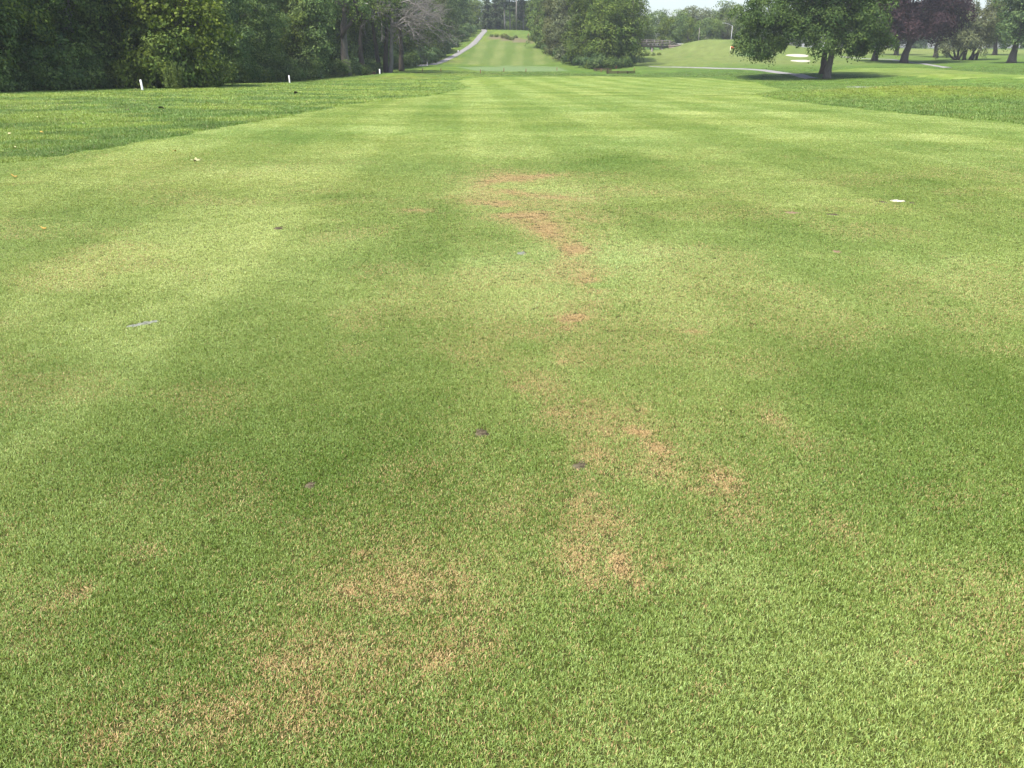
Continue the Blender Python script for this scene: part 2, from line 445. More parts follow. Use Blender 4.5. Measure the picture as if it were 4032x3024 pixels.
# dead, sun-scorched spots: display px (photo/1.823), radii, strength
DEAD_PX = [(1150, 405, 90, 13, .75), (1200, 400, 60, 7, .8), (1080, 420, 50, 8, .6), (1100, 478, 80, 14, .75), (1110, 500, 60, 12, .75), (1165, 520, 60, 14, .85),
           (1125, 388, 20, 10, .4), (1060, 445, 70, 10, .7), (1230, 440, 60, 10, .6), (1230, 475, 60, 14, .45),
           (1230, 600, 60, 36, .5), (1250, 620, 34, 10, .5), (1243, 680, 42, 12, 1.0), (1250, 705, 20, 8, .5), (1200, 650, 40, 15, .3), (1215, 776, 22, 7, .5), (1095, 825, 26, 18, .45), (1090, 790, 16, 5, .5),
           (1155, 898, 55, 22, .55), (1344, 962, 34, 16, 1.0), (1270, 965, 20, 24, .6), (1372, 1002, 44, 26, .7), (1385, 905, 34, 12, .5),
           (1225, 1020, 52, 32, .5), (1100, 965, 22, 12, .5), (1275, 870, 45, 8, .4), (1540, 1062, 50, 40, .62), (1665, 895, 40, 25, .42), (1510, 1090, 70, 14, .5),
           (1185, 1108, 15, 8, .8), (1150, 1132, 44, 22, .42), (1140, 1258, 60, 50, .5), (1245, 1262, 28, 34, .85), (1180, 1300, 45, 24, .55), (1285, 1305, 26, 18, .6),
           (800, 1330, 190, 60, .42), (655, 1338, 40, 14, .75), (915, 1300, 52, 36, .62), (690, 1262, 34, 12, .5), (780, 1375, 60, 25, .45),
           (540, 1500, 140, 60, .46), (575, 1565, 44, 20, .72), (880, 1480, 52, 38, .55), (400, 1595, 70, 40, .5), (520, 1635, 80, 40, .5), (150, 1640, 60, 35, .45), (700, 1560, 90, 60, .3),
           (1912, 1420, 32, 16, .72), (1340, 1255, 16, 12, .6), (1275, 1410, 26, 8, .45), (50, 1322, 34, 12, .5), (1760, 1130, 60, 40, .25), (1960, 1290, 90, 80, .2),
           (1000, 1155, 40, 20, .35), (210, 1230, 60, 25, .25), (990, 430, 50, 10, .25), (1720, 930, 60, 40, .2), (1560, 1130, 70, 40, .28), (470, 1500, 60, 22, .6), (2000, 1020, 80, 40, .15),
           (1120, 450, 110, 60, .34), (1180, 560, 90, 50, .30), (1230, 640, 70, 60, .34), (1190, 740, 90, 50, .28), (1150, 830, 80, 50, .34), (1250, 930, 190, 70, .36), (1400, 1040, 190, 70, .30), (1190, 1170, 120, 70, .32), (1180, 1290, 130, 60, .34),
           (780, 1340, 260, 90, .34), (620, 1480, 300, 100, .36), (450, 1600, 320, 80, .36), (900, 1450, 140, 90, .30),
           (1520, 705, 14, 5, .5), (810, 465, 40, 5, .5), (1500, 1560, 60, 30, .25), (1400, 1010, 60, 60, .3)]
LUM_PX = [(250, 600, 260, 110, .20), (1010, 350, 120, 40, .22), (1480, 530, 190, 55, .36), (1870, 540, 190, 40, .20), (1700, 640, 220, 50, .18), (1490, 1262, 90, 70, .22), (260, 920, 90, 60, .16),
          (150, 900, 120, 60, .15), (880, 290, 120, 12, .25), (480, 480, 160, 40, .2), (1680, 465, 60, 8, .3), (960, 420, 60, 20, .16), (1130, 290, 260, 10, .2), (1600, 250, 240, 10, .2), (420, 700, 160, 80, .18),
          (880, 520, 150, 65, -.34), (1330, 360, 150, 26, -.42), (1760, 830, 160, 70, -.20), (90, 770, 120, 50, -.24), (2040, 820, 90, 50, -.30), (640, 415, 130, 30, -.32), (430, 330, 90, 20, -.1), (1690, 410, 120, 12, -.3),
          (1960, 1010, 140, 70, -.18), (640, 880, 110, 50, -.12), (1050, 1200, 140, 40, -.14), (560, 770, 100, 40, -.16), (1160, 700, 90, 40, -.18), (1790, 340, 180, 12, -.22), (700, 300, 90, 14, -.25), (2150, 600, 90, 40, -.2), (1250, 1360, 160, 40, -.14),
          (300, 1400, 200, 70, -.12), (1100, 1500, 200, 60, -.10), (870, 1180, 160, 60, -.1), (760, 250, 120, 8, -.2)]

def blobs(lst):
    out = []
    for (u, v, ru, rv, s) in lst:
        k = 1.8228
        c = ground(u * k, v * k); r = ground((u + ru) * k, v * k); t = ground(u * k, (v - rv) * k); b = ground(u * k, (v + rv) * k)
        out.append((c[0], (t[1] + b[1]) / 2, abs(r[0] - c[0]), max(.03, abs(t[1] - b[1]) / 2), s))
    return out
DEAD = blobs(DEAD_PX); LUM = blobs(LUM_PX)

def mixv(a, b, f): return a + (b - a) * f[..., None]

def turf(x, y):
    """albedo, deadness, bare-soil amount of the turf at world x, y"""
    wx = x + 1.5 * (fbm(x / 2.2, y / 2.2, 71, 3) - .5) * np.clip(np.abs(y) / 6, .15, 2)
    wy = y + 1.5 * (fbm(x / 2.2 + 40, y / 2.2, 72, 3) - .5) * np.clip(np.abs(y) / 6, .15, 4)
    L = .5 + .26 * (fbm(x / 9, y / 11, 1, 4) - .5) + .60 * (fbm(x / 1.7, y / 2.2, 2, 4) - .5) + .34 * (fbm(x / .28, y / .28, 3, 3) - .5)
    L = L + sstep(8, 25, y) * .55 * (fbm(x / 4.5, y / 1.6, 6, 5, .7) - .5)
    # mowing passes in two crossing directions
    for an, wdt, am in ((.06, 3.6, .22), (1.38, 5.0, .15)):
        u = x * math.cos(an) + y * math.sin(an)
        ph = (u + .5 * (fbm(x / 6, y / 20, 9) - .5)) / wdt
        L = L + am * sstep(-.3, .3, np.sin(ph * math.pi * 2)) - am / 2
    brk = .1 + 1.8 * fbm(x / .7, y / .8, 8, 5, .7)
    for (bx, by, rx, ry, s) in LUM:
        d2 = ((wx - bx) / rx) ** 2 + ((wy - by) / ry) ** 2
        L = L + .72 * s * np.exp(-d2 * 1.0) * brk
    L = np.clip(L, 0, 1)
    dk = np.array([.092, .166, .012]); md = np.array([.168, .242, .040]); lt = np.array([.285, .354, .096])
    c = np.where((L < .5)[..., None], mixv(dk, md, L * 2), mixv(md, lt, L * 2 - 1))
    # bluish or yellowish cast
    q = fbm(x / 3.1, y / 3.6, 15, 4)
    c = c * (1 + (q - .5)[..., None] * np.array([.20, .02, -.08]))
    # rough round the fairway
    sdF = poly_sd(x, y, FAIR) + .7 * (fbm(x / .7, y / .7, 21, 3) - .5)
    sdF2 = poly_sd(x, y, FAIR2)
    sd = np.maximum(sdF, sdF2)
    rq = fbm(x / 4.0, y / 2.4, 22, 5, .65)
    rough = mixv(np.array([.084, .158, .022]), np.array([.150, .222, .030]), sstep(.42, .62, rq) * np.where(x < 0, 1.0, .35))
    rough = rough * (.72 + .56 * fbm(x / .9, y / 1.3, 23, 4))[..., None]
    f = sstep(-.06, .06, sd)
    c = mixv(rough, c, f)
    # yellow mound, pale grass at hill foot and on the right hill
    for (px, Y, rx, ry, rgb, s) in ((3640, 46.5, 8, 3.0, (.168, .212, .028), .85), (1560, 104, 6, 3, (.16, .17, .045), .5), (1265, 108, 4, 6, (.15, .21, .045), .8),
                                    (2760, 205, 26, 22, (.18, .225, .062), .85), (2900, 180, 30, 18, (.18, .215, .060), .75), (1990, 198, 22, 7, (.19, .20, .060), .8), (3700, 250, 120, 40, (.20, .225, .065), .8)):
        bx = ray(px, 300)[0] * Y
        w = s * np.exp(-((x - bx) / rx) ** 2 - ((y - Y) / ry) ** 2) * sstep(.2, .5, fbm(x / 2.5, y / 2.5, 33, 3) + .15)
        c = mixv(c, np.broadcast_to(np.array(rgb), c.shape) * (.75 + .5 * fbm(x / 1.1, y / 1.1, 34, 3))[..., None], w)
    g = np.maximum(sstep(-.5, .5, poly_sd(x, y, GREEN)), sstep(-.5, .5, poly_sd(x, y, GREEN2)))
    c = mixv(c, np.broadcast_to(np.array([.150, .225, .085]), c.shape) * (.85 + .3 * fbm(x / 7, y / 2, 41, 3))[..., None], g)
    # mown stripes up the far hill
    hl = sstep(-1.0, 1.0, poly_sd(x, y, HILL))
    u = x - (y - 190) * .02
    chk = sstep(-.35, .35, np.sin(u / 5.2 * math.pi * 2)) * (.65 + .35 * sstep(-.3, .3, np.sin(y / 17 * math.pi * 2 + u * .15)))
    st = mixv(np.array([.105, .165, .034]), np.array([.178, .222, .066]), np.clip(chk * .8 + .9 * (fbm(x / 3, y / 8, 44, 3) - .5), 0, 1))
    c = mixv(c, st, hl * .9)
    c = c * (1 - .30 * sstep(100, 135, y))[..., None]          # closed sward beyond the modelled blades: blade self-shadow put into the colour
    bare = sstep(-.4, .5, poly_sd(x, y, BANK) + 1.2 * (fbm(x / 1.5, y / 1.5, 45, 3) - .5)) * .85
    dead = np.zeros(x.shape)
    nz = fbm(x / .16, y / .16, 51, 3); nz2 = fbm(x / .55, y / .55, 52, 3)
    for (bx, by, rx, ry, s) in DEAD:
        d2 = ((wx - bx) / rx) ** 2 + ((wy - by) / ry) ** 2
        dead = np.maximum(dead, s * np.maximum(np.exp(-d2 * .85), .45 * np.exp(-d2 * .28)))
    dead = np.clip(dead * 1.35 * sstep(.32, .64, .5 * nz + .5 * nz2 + .28 * dead), 0, 1) * .92
    dead = dead + .16 * sstep(.50, .72, fbm(x / .9, y / .9, 53, 3)) * f * sstep(24, 6, y)
    return np.clip(c, .004, .8), np.clip(dead, 0, .96), bare

# ------------------------------------------------------------------ ground sheet
NC, NR = 420, 470
yb = -np.geomspace(60, .4, 26)
yf = np.concatenate([np.linspace(-.2, .8, 8), np.geomspace(.85, 700, NR - 34)])
rows = np.concatenate([yb, yf])
hw = np.where(rows >= 0, 3.2 + 1.12 * rows, 3.2 + 2.0 * -rows)
us = np.linspace(-1, 1, NC)
us = .8 * us + .2 * us ** 3
GX = us[None] * hw[:, None]; GY = np.repeat(rows[:, None], NC, 1)
GZ = h(GX, GY)
V = np.stack([GX, GY, GZ], -1).reshape(-1, 3)
ii = np.arange(len(rows) - 1)[:, None] * NC + np.arange(NC - 1)[None]
Q = np.stack([ii, ii + 1, ii + NC + 1, ii + NC], -1).reshape(-1, 4)
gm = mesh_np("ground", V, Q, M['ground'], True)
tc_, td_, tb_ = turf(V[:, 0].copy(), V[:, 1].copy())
a = gm.attributes.new("turf", 'FLOAT_COLOR', 'POINT'); a.data.foreach_set("color", np.hstack([tc_, np.ones((len(tc_), 1))]).astype(np.float32).ravel())
a = gm.attributes.new("dead", 'FLOAT', 'POINT'); a.data.foreach_set("value", td_.astype(np.float32))
a = gm.attributes.new("bare", 'FLOAT', 'POINT'); a.data.foreach_set("value", tb_.astype(np.float32))
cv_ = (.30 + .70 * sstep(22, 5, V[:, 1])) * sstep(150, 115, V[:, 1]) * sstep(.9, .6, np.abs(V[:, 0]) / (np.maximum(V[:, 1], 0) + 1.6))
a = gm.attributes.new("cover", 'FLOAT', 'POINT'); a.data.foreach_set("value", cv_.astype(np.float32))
gob = tag(obj("ground", gm), "mown golf fairway and rough rolling up to the hills", "ground", kind="structure")

# ------------------------------------------------------------------ cart paths, bunkers
def ribbon(name, pts, width, mat, label, lift=.05):
    pts = np.array(pts, float)[:, :2]
    seg = np.hypot(*np.diff(pts, axis=0).T); s = np.concatenate([[0], np.cumsum(seg)])
    n = max(8, int(s[-1] / .8)); t = np.linspace(0, s[-1], n)
    # smooth curve through the points
    X = np.interp(t, s, pts[:, 0]); Y = np.interp(t, s, pts[:, 1])
    ker = np.hanning(13); ker /= ker.sum()
    pad = lambda q: np.convolve(np.pad(q, 6, mode='edge'), ker, 'valid')
    X, Y = pad(X), pad(Y)
    tx, ty = np.gradient(X), np.gradient(Y); L = np.hypot(tx, ty) + 1e-9
    nx, ny = -ty / L, tx / L
    V = []; ks = np.array([-1, -.98, -.5, 0, .5, .98, 1]) * width / 2
    lifts = [-.25, lift, lift + .01, lift + .02, lift + .01, lift, -.25]
    wob = .12 * (fbm(t / 1.5, t * 0, 77, 2) - .5)
    for q, k in enumerate(ks):
        kk = k + wob * np.sign(k)
        x = X + nx * kk; y = Y + ny * kk
        V.append(np.stack([x, y, h(x, y) + lifts[q]], -1))
    V = np.stack(V, 1).reshape(-1, 3); m = len(ks)
    i = np.arange(n - 1)[:, None] * m + np.arange(m - 1)[None]
    Q = np.stack([i, i + m, i + m + 1, i + 1], -1).reshape(-1, 4)[:, ::-1]
    o = obj(name, mesh_np(name, V, Q, mat, True))
    return tag(o, label, "path", kind="structure")

PATHS = []
lp = [ground(*p) for p in [(1640, 262), (1700, 254), (1760, 234), (1815, 205), (1862, 175), (1884, 152), (1893, 139), (1908, 124)]] + [foot(1905, 292)]
PATHS.append((lp, 1.8)); ribbon("cart_path", lp, 1.8, M['path'], "pale cart path climbing beside the left treeline up the far hill")
rp = [ground(*p) for p in [(2540, 260), (2640, 264), (2760, 267), (2900, 271), (3000, 276), (3090, 289), (3160, 303), (3215, 311)]]
PATHS.append((rp, 2.0)); ribbon("cart_path", rp, 2.0, M['path'], "grey cart path curving past the big lawn tree in its shade")
rp1 = [foot(*p) for p in [(3385, 80), (3430, 75), (3480, 70), (3535, 66)]]
PATHS.append((rp1, 2.2)); ribbon("cart_path", rp1, 2.2, M['path'], "short stretch of grey cart path showing behind the yellow mound")
rp2 = [ground(*p) for p in [(3300, 222), (3370, 229), (3515, 234), (3560, 243), (3640, 251), (3735, 268)]]
PATHS.append((rp2, 1.3)); ribbon("cart_path", rp2, 1.3, M['path'], "distant grey cart path running under the copper tree")

def bunker(px0, px1, Y, dY, label):
    cx = (ray(px0, 262)[0] + ray(px1, 262)[0]) / 2 * Y; rx = (ray(px1, 262)[0] - ray(px0, 262)[0]) / 2 * Y
    rings, seg = 8, 48; V = []; rr = random.Random(int(px0))
    ph = [rr.uniform(0, 6.28) for _ in range(3)]
    for i in range(rings + 1):
        for j in range(seg):
            th = j / seg * 2 * math.pi
            w = (1 + .10 * math.sin(2 * th + ph[0]) + .07 * math.sin(3 * th + ph[1])) * i / rings
            x = cx + rx * w * math.cos(th); y = Y + dY * w * math.sin(th)
            z = hz(x, y) + .10 if i < rings else hz(x, y) - .15
            V.append((x, y, z))
    V = np.array(V); Q = [(i * seg + j, i * seg + (j + 1) % seg, (i + 1) * seg + (j + 1) % seg, (i + 1) * seg + j) for i in range(rings) for j in range(seg)]
    o = obj("sand_bunker", mesh_np("sand_bunker", V, np.array(Q)[:, ::-1], M['bunker'], True))
    tag(o, label, "bunker", kind="structure")
bunker(3084, 3187, 203.4, 1.4, "upper white sand bunker seen below the big tree")
bunker(3111, 3189, 185.0, 1.5, "lower white sand bunker seen left of the big trunk")

# ------------------------------------------------------------------ trees
def unit(v): return v / (np.linalg.norm(v, axis=-1, keepdims=True) + 1e-9)

def leaf_quads(rng, P, N, size, aspect=.55, droop=0.0):
    n = len(P)
    r = rng.normal(size=(n, 3)); r[:, 2] -= droop * 1.5
    a = unit(np.cross(N, np.cross(r, N)))
    b = np.cross(N, a)
    L = (size * rng.uniform(.65, 1.35, n))[:, None]
    W = L * aspect
    v0 = P - a * L * .5; v1 = P + b * W * .5 + N * L * .10; v2 = P + a * L * .5; v3 = P - b * W * .5 + N * L * .10
    return np.stack([v0, v1, v2, v3], 1).reshape(-1, 3)

def crown_mesh(name, seed, lobes, mat, size=.2, rc=.8, cover=1.0, droop=.0, aspect=.55, zmin=.1, inner=.25):
    """lobes: (cx,cy,cz, rx,ry,rz[, weight]). Each lobe's shell carries leafy sprays: little domes of leaves, lit on top and open below"""
    rng = np.random.default_rng(seed); Ps = []; Ns = []
    for lb in lobes:
        c = np.array(lb[:3]); r = np.array(lb[3:6]); w = lb[6] if len(lb) > 6 else 1.0
        rr = min(rc, .62 * float(r.min()))
        K = max(5, int(3.4 * float((r[0] * r[1] * r[2]) ** (2 / 3)) / rr ** 2))
        d = unit(rng.normal(size=(K, 3)))
        wob = 1 + .20 * np.sin(3 * d[:, :1] + seed) * np.cos(4 * d[:, 1:2] + 2 * seed) + .10 * rng.normal(size=(K, 1))
        f = np.where(rng.random((K, 1)) < inner, rng.uniform(.2, .65, (K, 1)), rng.uniform(.80, 1.02, (K, 1))) * wob
        cc = c + d * r * f
        s = rr * np.exp(rng.normal(size=K) * .32)
        m = (rng.uniform(.55, 1.2, K) * cover * 3.4 * s ** 2 / (size ** 2 * aspect * .5) * .62).astype(int) + 4
        idx = np.repeat(np.arange(K), m); n = len(idx)
        ax = unit(unit(d / r) * .75 + np.array([0, 0, .85]) + rng.normal(size=(K, 3)) * .25)[idx]
        q = unit(rng.normal(size=(n, 3)))
        t = (q * ax).sum(1, keepdims=True)
        q = np.where(t < -.15, q - 2 * t * ax, q)                       # fold onto the upper side
        rad = s[idx][:, None] * rng.uniform(.72, 1.12, (n, 1))
        o = q * rad
        o -= ax * (o * ax).sum(1, keepdims=True) * .38                   # flattened
        o[:, 2] -= droop * np.abs(rng.normal(size=n)) * s[idx] * .7
        P = cc[idx] + o + rng.normal(size=(n, 3)) * size * .35
        N = unit(q * .9 + ax * .25 + rng.normal(size=P.shape) * .38)
        k = P[:, 2] > zmin
        Ps.append(P[k]); Ns.append(N[k])
    P = np.concatenate(Ps); N = np.concatenate(Ns)
    V = leaf_quads(rng, P, N, size, aspect, droop)
    LEAFS.append((name, len(P)))
    return mesh_np(name, V, np.arange(len(V)).reshape(-1, 4), mat)
LEAFS = []

def curve(p0, p1, sag=0.0, n=8, wig=.15, rng=None):
    rng = rng or np.random.default_rng(1)
    p0 = np.array(p0, float); p1 = np.array(p1, float)
    t = np.linspace(0, 1, n)[:, None]; L = np.linalg.norm(p1 - p0)
    w = rng.normal(size=(n, 3)) * wig * L / n; w[0] = 0; w = np.cumsum(w, 0); w -= t * w[-1]
    P = p0 + (p1 - p0) * t + w
    P[:, 2] += sag * L * np.sin(t[:, 0] * math.pi)
    return P

def trunk_mesh(name, seed, height, r0, lobes, mat, lean=(0, 0), flare=1.5, fork=.35, limbs=True):
    rng = np.random.default_rng(seed + 500); mb = MB()
    top = np.array([lean[0], lean[1], height])
    n = 14; t = np.linspace(0, 1, n)
    P = curve((0, 0, -.3), top, 0, n, .10, rng)
    P[:3, :2] *= .3
    rad = r0 * (1 - .75 * t) * (1 + (flare - 1) * np.exp(-t * height / (1.1 * r0 * 2)))
    mb.tube(P, rad, 12)
    if limbs:
        for lb in lobes:
            i = int(np.clip(rng.uniform(fork, fork + .3) * n, 2, n - 2))
            C = curve(P[i], np.array(lb[:3]) + rng.normal(size=3) * .3, .10, 9, .25, rng)
            mb.tube(C, np.linspace(rad[i] * .55, .03, 9), 7)
            for q in range(4):
                j = rng.integers(3, 8); e = C[j] + unit(rng.normal(size=3)) * np.array(lb[3:6]) * .75
                mb.tube(curve(C[j], e, .05, 6, .3, rng), np.linspace(rad[i] * .2, .015, 6), 5)
    return mb.mesh(name, mat, True)

class Kind:
    def __init__(s, trunk, crown): s.trunk = trunk; s.crown = crown

def tree(kind, name, label, pos, rz=0.0, sc=1.0, group=None, mat=None, cat="tree", sink=.0):
    r = empty(name, (pos[0], pos[1], pos[2] - sink), label, cat, group, rz, sc)
    if kind.trunk: obj("trunk" if cat == "tree" else "stem", kind.trunk, r)
    obj("crown" if cat == "tree" else "foliage", kind.crown, r, mat)
    return r

def rand_lobes(seed, n, H, Rr, zlo, rl=(1.5, 2.6)):
    rng = np.random.default_rng(seed); L = []
    for i in range(n):
        z = zlo + (H - zlo) * (i + .5) / n
        prof = math.sin(math.pi * min(.98, .22 + .70 * (i + .5) / n)) ** .6
        a = rng.uniform(0, 6.28) + i * 2.4; d = Rr * prof * rng.uniform(.25, .62)
        r = rng.uniform(*rl)
        L.append((d * math.cos(a), d * math.sin(a), z, r * 1.1, r * 1.1, r * rng.uniform(.75, 1.0)))
    return L

def mk(seed, H, Rr, zlo, n, mat, bark, size, rc, r0=.28, rl=(1.5, 2.6), **kw):
    lb = rand_lobes(seed, n, H, Rr, zlo, rl)
    return Kind(trunk_mesh("trunk", seed, H * .85, r0, lb, bark), crown_mesh("crown", seed, lb, mat, size, rc, **kw))

# near left thicket
N1 = mk(1, 11, 3.8, .9, 13, M['lf_dark'], M['bark_dead'], .21, .75, .22, inner=.3)
N2 = mk(2, 12, 4.0, .8, 13, M['lf_dark'], M['bark_dark'], .19, .65, .25, inner=.3, droop=.3)
N3 = mk(3, 10, 3.8, .7, 12, M['lf_mid'], M['bark_grey'], .26, .80, .2, inner=.3, aspect=.75, droop=.4)
S1 = Kind(None, crown_mesh("foliage", 11, [(0, 0, .9, 1.5, 1.3, 1.0), (.9, .2, .6, 1.0, 1, .7), (-.9, -.1, .7, 1.0, 1, .8)], M['lf_dark'], .16, .42, zmin=.02, inner=.35))
S2 = Kind(None, crown_mesh("foliage", 12, [(0, 0, 1.3, 1.3, 1.2, 1.4), (.7, -.3, .8, .9, .9, .9), (-.6, .3, .7, 1.0, .9, .8)], M['lf_mid'], .17, .42, zmin=.02, inner=.35, droop=.3))
ORD = ["first", "second", "third", "fourth", "fifth", "sixth", "seventh", "eighth", "ninth", "tenth", "eleventh", "twelfth", "thirteenth", "fourteenth", "fifteenth", "sixteenth", "seventeenth", "eighteenth", "nineteenth", "twentieth",
       "twenty-first", "twenty-second", "twenty-third", "twenty-fourth", "twenty-fifth", "twenty-sixth", "twenty-seventh", "twenty-eighth", "twenty-ninth", "thirtieth"]
LT = "trees of the left thicket"
rg = random.Random(5)
near = [(-190, 47, N1), (-60, 50, N2), (70, 53.5, N1), (210, 55.5, N2), (340, 58, N1), (480, 62, N2), (880, 77, N1), (985, 84, N2), (1085, 92, N1), (1165, 100, N2)]
nl = ["leafy dark tree cut by the left picture edge", "dark fine-leaved tree in the far left corner of the thicket", "dark bushy tree right of the corner of the left thicket",
      "dark tree with grey twigs showing midway along the left thicket", "dark bushy tree left of the lime-leaved vine tree", "dark tree behind the leftmost white stake",
      "dark tree just right of the lime-leaved vine tree", "dark leafy tree behind the second white stake", "dark leafy tree right of the second white stake", "dark tree before the gap where the brown creek wall shows"]
for i, ((px, Y, k), lab) in enumerate(zip(near, nl)):
    p = foot(px - 40, Y + 7.0 + .05 * max(0, Y - 60))
    tree(k, "thicket_tree", lab, p, rg.uniform(0, 6.28), rg.uniform(.95, 1.15), LT, M['lf_deep'] if i % 3 == 2 else None)
for i in range(14):                                             # second row fills the wood
    t = i / 13; Y = 52 + 66 * t; px = -330 + 1450 * t ** .8
    tree((N1, N2, N3)[i % 3], "thicket_tree", "dark tree in the left thicket's second row, %s from the left edge" % ORD[i], foot(px, Y + 11), rg.uniform(0, 6.28), rg.uniform(1.1, 1.35), "second row of the left thicket", M['lf_deep'] if i % 2 else M['lf_dark'])
# lime vine-covered tree
vl = [(-2.6, -.6, 6.2, 1.7, 1.4, 1.3), (-.6, -1.2, 6.0, 1.6, 1.2, 1.2), (1.4, -1.0, 5.6, 1.7, 1.3, 1.3), (3.4, -.3, 4.9, 1.3, 1.2, 1.2, .8), (-3.0, -.5, 4.4, .6, .6, 1.0, .3), (.9, -1.5, 3.6, .7, .6, 1.1, .35),
      (2.6, -1.2, 3.2, .6, .6, 1.0, .3), (0, .5, 7.9, 3.2, 2.5, 1.6), (.3, .6, 9.5, 2.2, 2, 1.4), (1.9, -1.3, 2.0, .45, .4, .7, .2)]
VK = Kind(trunk_mesh("trunk", 21, 8, .25, vl[:4] + vl[7:9], M['bark_dark']), crown_mesh("crown", 21, vl, M['lf_vine'], .24, .55, .8, droop=.8, aspect=.85, inner=.15))
tree(VK, "vine_covered_tree", "lime-green large-leaved vine tree lit at the top of the left thicket", foot(715, 68), .1, 1.05)
tree(N3, "thicket_tree", "dark broad-leaved tree inside the lime-leaved vine tree", foot(700, 73), .9, 1.05, LT, M['lf_dark'])
tree(N3, "thicket_tree", "mid-green tree with hanging sprays left of the tall grey trunk", foot(1215, 108), 2.0, .95, LT, M['lf_mid'])
for i, (px, Y) in enumerate([(575, 65.5), (630, 67), (690, 66.5), (745, 68.5), (800, 71)]):
    tree(S2, "vine_foot_shrub", "leafy shrub under the lime-leaved vine tree, %s from left" % ORD[i], foot(px, Y), i * 2.1, (1.5, 1.5, 1.7), "shrubs under the vine tree", M['lf_dark'] if i % 2 else M['lf_mid'], "shrub")
# undergrowth along the left edge
for i in range(30):
    t = i / 29
    by = np.interp(t, [0, .4, .7, 1], [370, 350, 333, 318]); bx = np.interp(t, [0, .4, .7, 1], [-80, 500, 870, 1230])
    if 540 < bx < 700: continue
    nsh = globals().get("nsh", -1) + 1
    p = ground(bx, by - 1); s = rg.uniform(.7, 1.25)
    p = foot(bx - 10, p[1] + rg.uniform(1.2, 2.8))
    tree((S1, S2)[i % 2], "undergrowth_shrub", "low dark shrub at the foot of the left thicket, %s from the left" % ORD[nsh], p, rg.uniform(0, 6.28), s, "shrubs at the foot of the left thicket", M['lf_dark'] if i % 3 else M['lf_mid'], "shrub")
# tall feathery weeds
def weed_kind(seed):
    rng = np.random.default_rng(seed); mb = MB(); Ps = []; Ns = []
    for s in range(7):
        b = rng.normal(size=2) * .16; H = rng.uniform(1.3, 2.2); tip = b + rng.normal(size=2) * .16
        C = curve((b[0], b[1], 0), (tip[0], tip[1], H), 0, 6, .1, rng); mb.tube(C, np.linspace(.010, .003, 6), 4)
        n = 120; t = rng.uniform(.1, 1, n); cx = np.stack([np.interp(t, np.linspace(0, 1, 6), C[:, j]) for j in range(3)], -1)
        d = unit(rng.normal(size=(n, 3)) * np.array([1, 1, .35])); Ps.append(cx + d * (.11 * (1.15 - t))[:, None]); Ns.append(unit(rng.normal(size=(n, 3)) * .5 + np.array([0, 0, .7])))
    return Kind(mb.mesh("stem", M['lf_weed']), mesh_np("foliage", leaf_quads(rng, np.concatenate(Ps), np.concatenate(Ns), .13, .28, .2), np.arange(7 * 120 * 4).reshape(-1, 4), M['lf_weed']))
WK = [weed_kind(31 + i) for i in range(3)]
for i in range(24):
    px = 548 + 7.4 * i + rg.uniform(-6, 6); by = 352 - rg.uniform(0, 9)
    p = ground(px, by)
    tall = np.interp(px, [545, 590, 620, 650, 680, 725], [.75, 1.15, 1.1, .7, 1.05, .65])
    tree(WK[i % 3], "tall_weed", "tall feathery weed by the leftmost white stake, %s from left in the patch" % ORD[i], p, rg.uniform(0, 6.28), tall * rg.uniform(.85, 1.1), "tall weeds by the leftmost stake", None, "weed")
for i in range(12):
    px = 1215 + 13 * i + rg.uniform(-6, 6); p = foot(px, 108 + rg.uniform(-2, 4))
    tree(WK[i % 3], "tall_weed", "pale tall grass clump left of the brown creek wall, %s from left" % ORD[i], p, rg.uniform(0, 6.28), rg.uniform(.28, .45), "pale tall grass by the creek wall", None, "grass clump")

# far left wood along the path
F1 = mk(41, 15, 5.0, 1.2, 12, M['lf_dark'], M['bark_grey'], .36, 1.1, .3, (2.0, 3.2), inner=.25)
F2 = mk(42, 17, 4.6, 1.5, 12, M['lf_mid'], M['bark_grey'], .34, 1.0, .3, (1.9, 3.0), inner=.25, droop=.2)
F3 = mk(43, 14, 4.6, .8, 12, M['lf_olive'], M['bark_grey'], .38, 1.05, .28, (1.9, 3.0), inner=.25)
S3 = Kind(None, crown_mesh("foliage", 51, [(0, 0, 1.4, 2.2, 1.8, 1.5), (1.4, .2, 1.0, 1.4, 1.4, 1.1), (-1.3, -.1, 1.1, 1.5, 1.4, 1.2)], M['lf_deep'], .27, .62, zmin=.02, inner=.35))
def tall_trunk(px, Y, H, r, label, lean=(0, 0), bark='bark_dark', mat=None, rz=0.):
    p = foot(px, Y)
    lb = [(1.5, 0, H * .75, 3, 3, 2.2), (-2, .5, H * .85, 3, 3, 2.4), (.5, -1, H, 3, 3, 2.4), (2.2, -1.0, H * .62, 2.4, 2, 1.5, .7), (-2.2, -1.2, H * .60, 2.2, 2, 1.4, .7)]
    k = Kind(trunk_mesh("trunk", int(px), H * .95, r, lb, M[bark], lean, 1.3, .5), crown_mesh("crown", int(px), lb, mat or M['lf_mid'], .32, .85, .8, droop=.4, inner=.2))
    return tree(k, "tall_tree", label, p, rz)
tt = tall_trunk(1362, 118, 15, .62, "tall tree with thick bare grey trunk and a crooked limb", (.9, 0), 'bark_grey')
mb = MB(); mb.tube(np.array([(-.15, -.6, 5.0), (.5, -.75, 6.0), (1.5, -.8, 6.9), (2.3, -.7, 7.9), (2.1, -.6, 9.2), (1.3, -.4, 10.4)]), [.26, .27, .24, .21, .17, .12], 9)
obj("crooked_limb", mb.mesh("crooked_limb", M['bark_dark'], True), tt)
mb = MB(); mb.tube(np.array([(1.8, -.9, 8.9), (2.8, -1.2, 9.3), (3.9, -1.4, 9.1)]), [.10, .09, .07], 7)
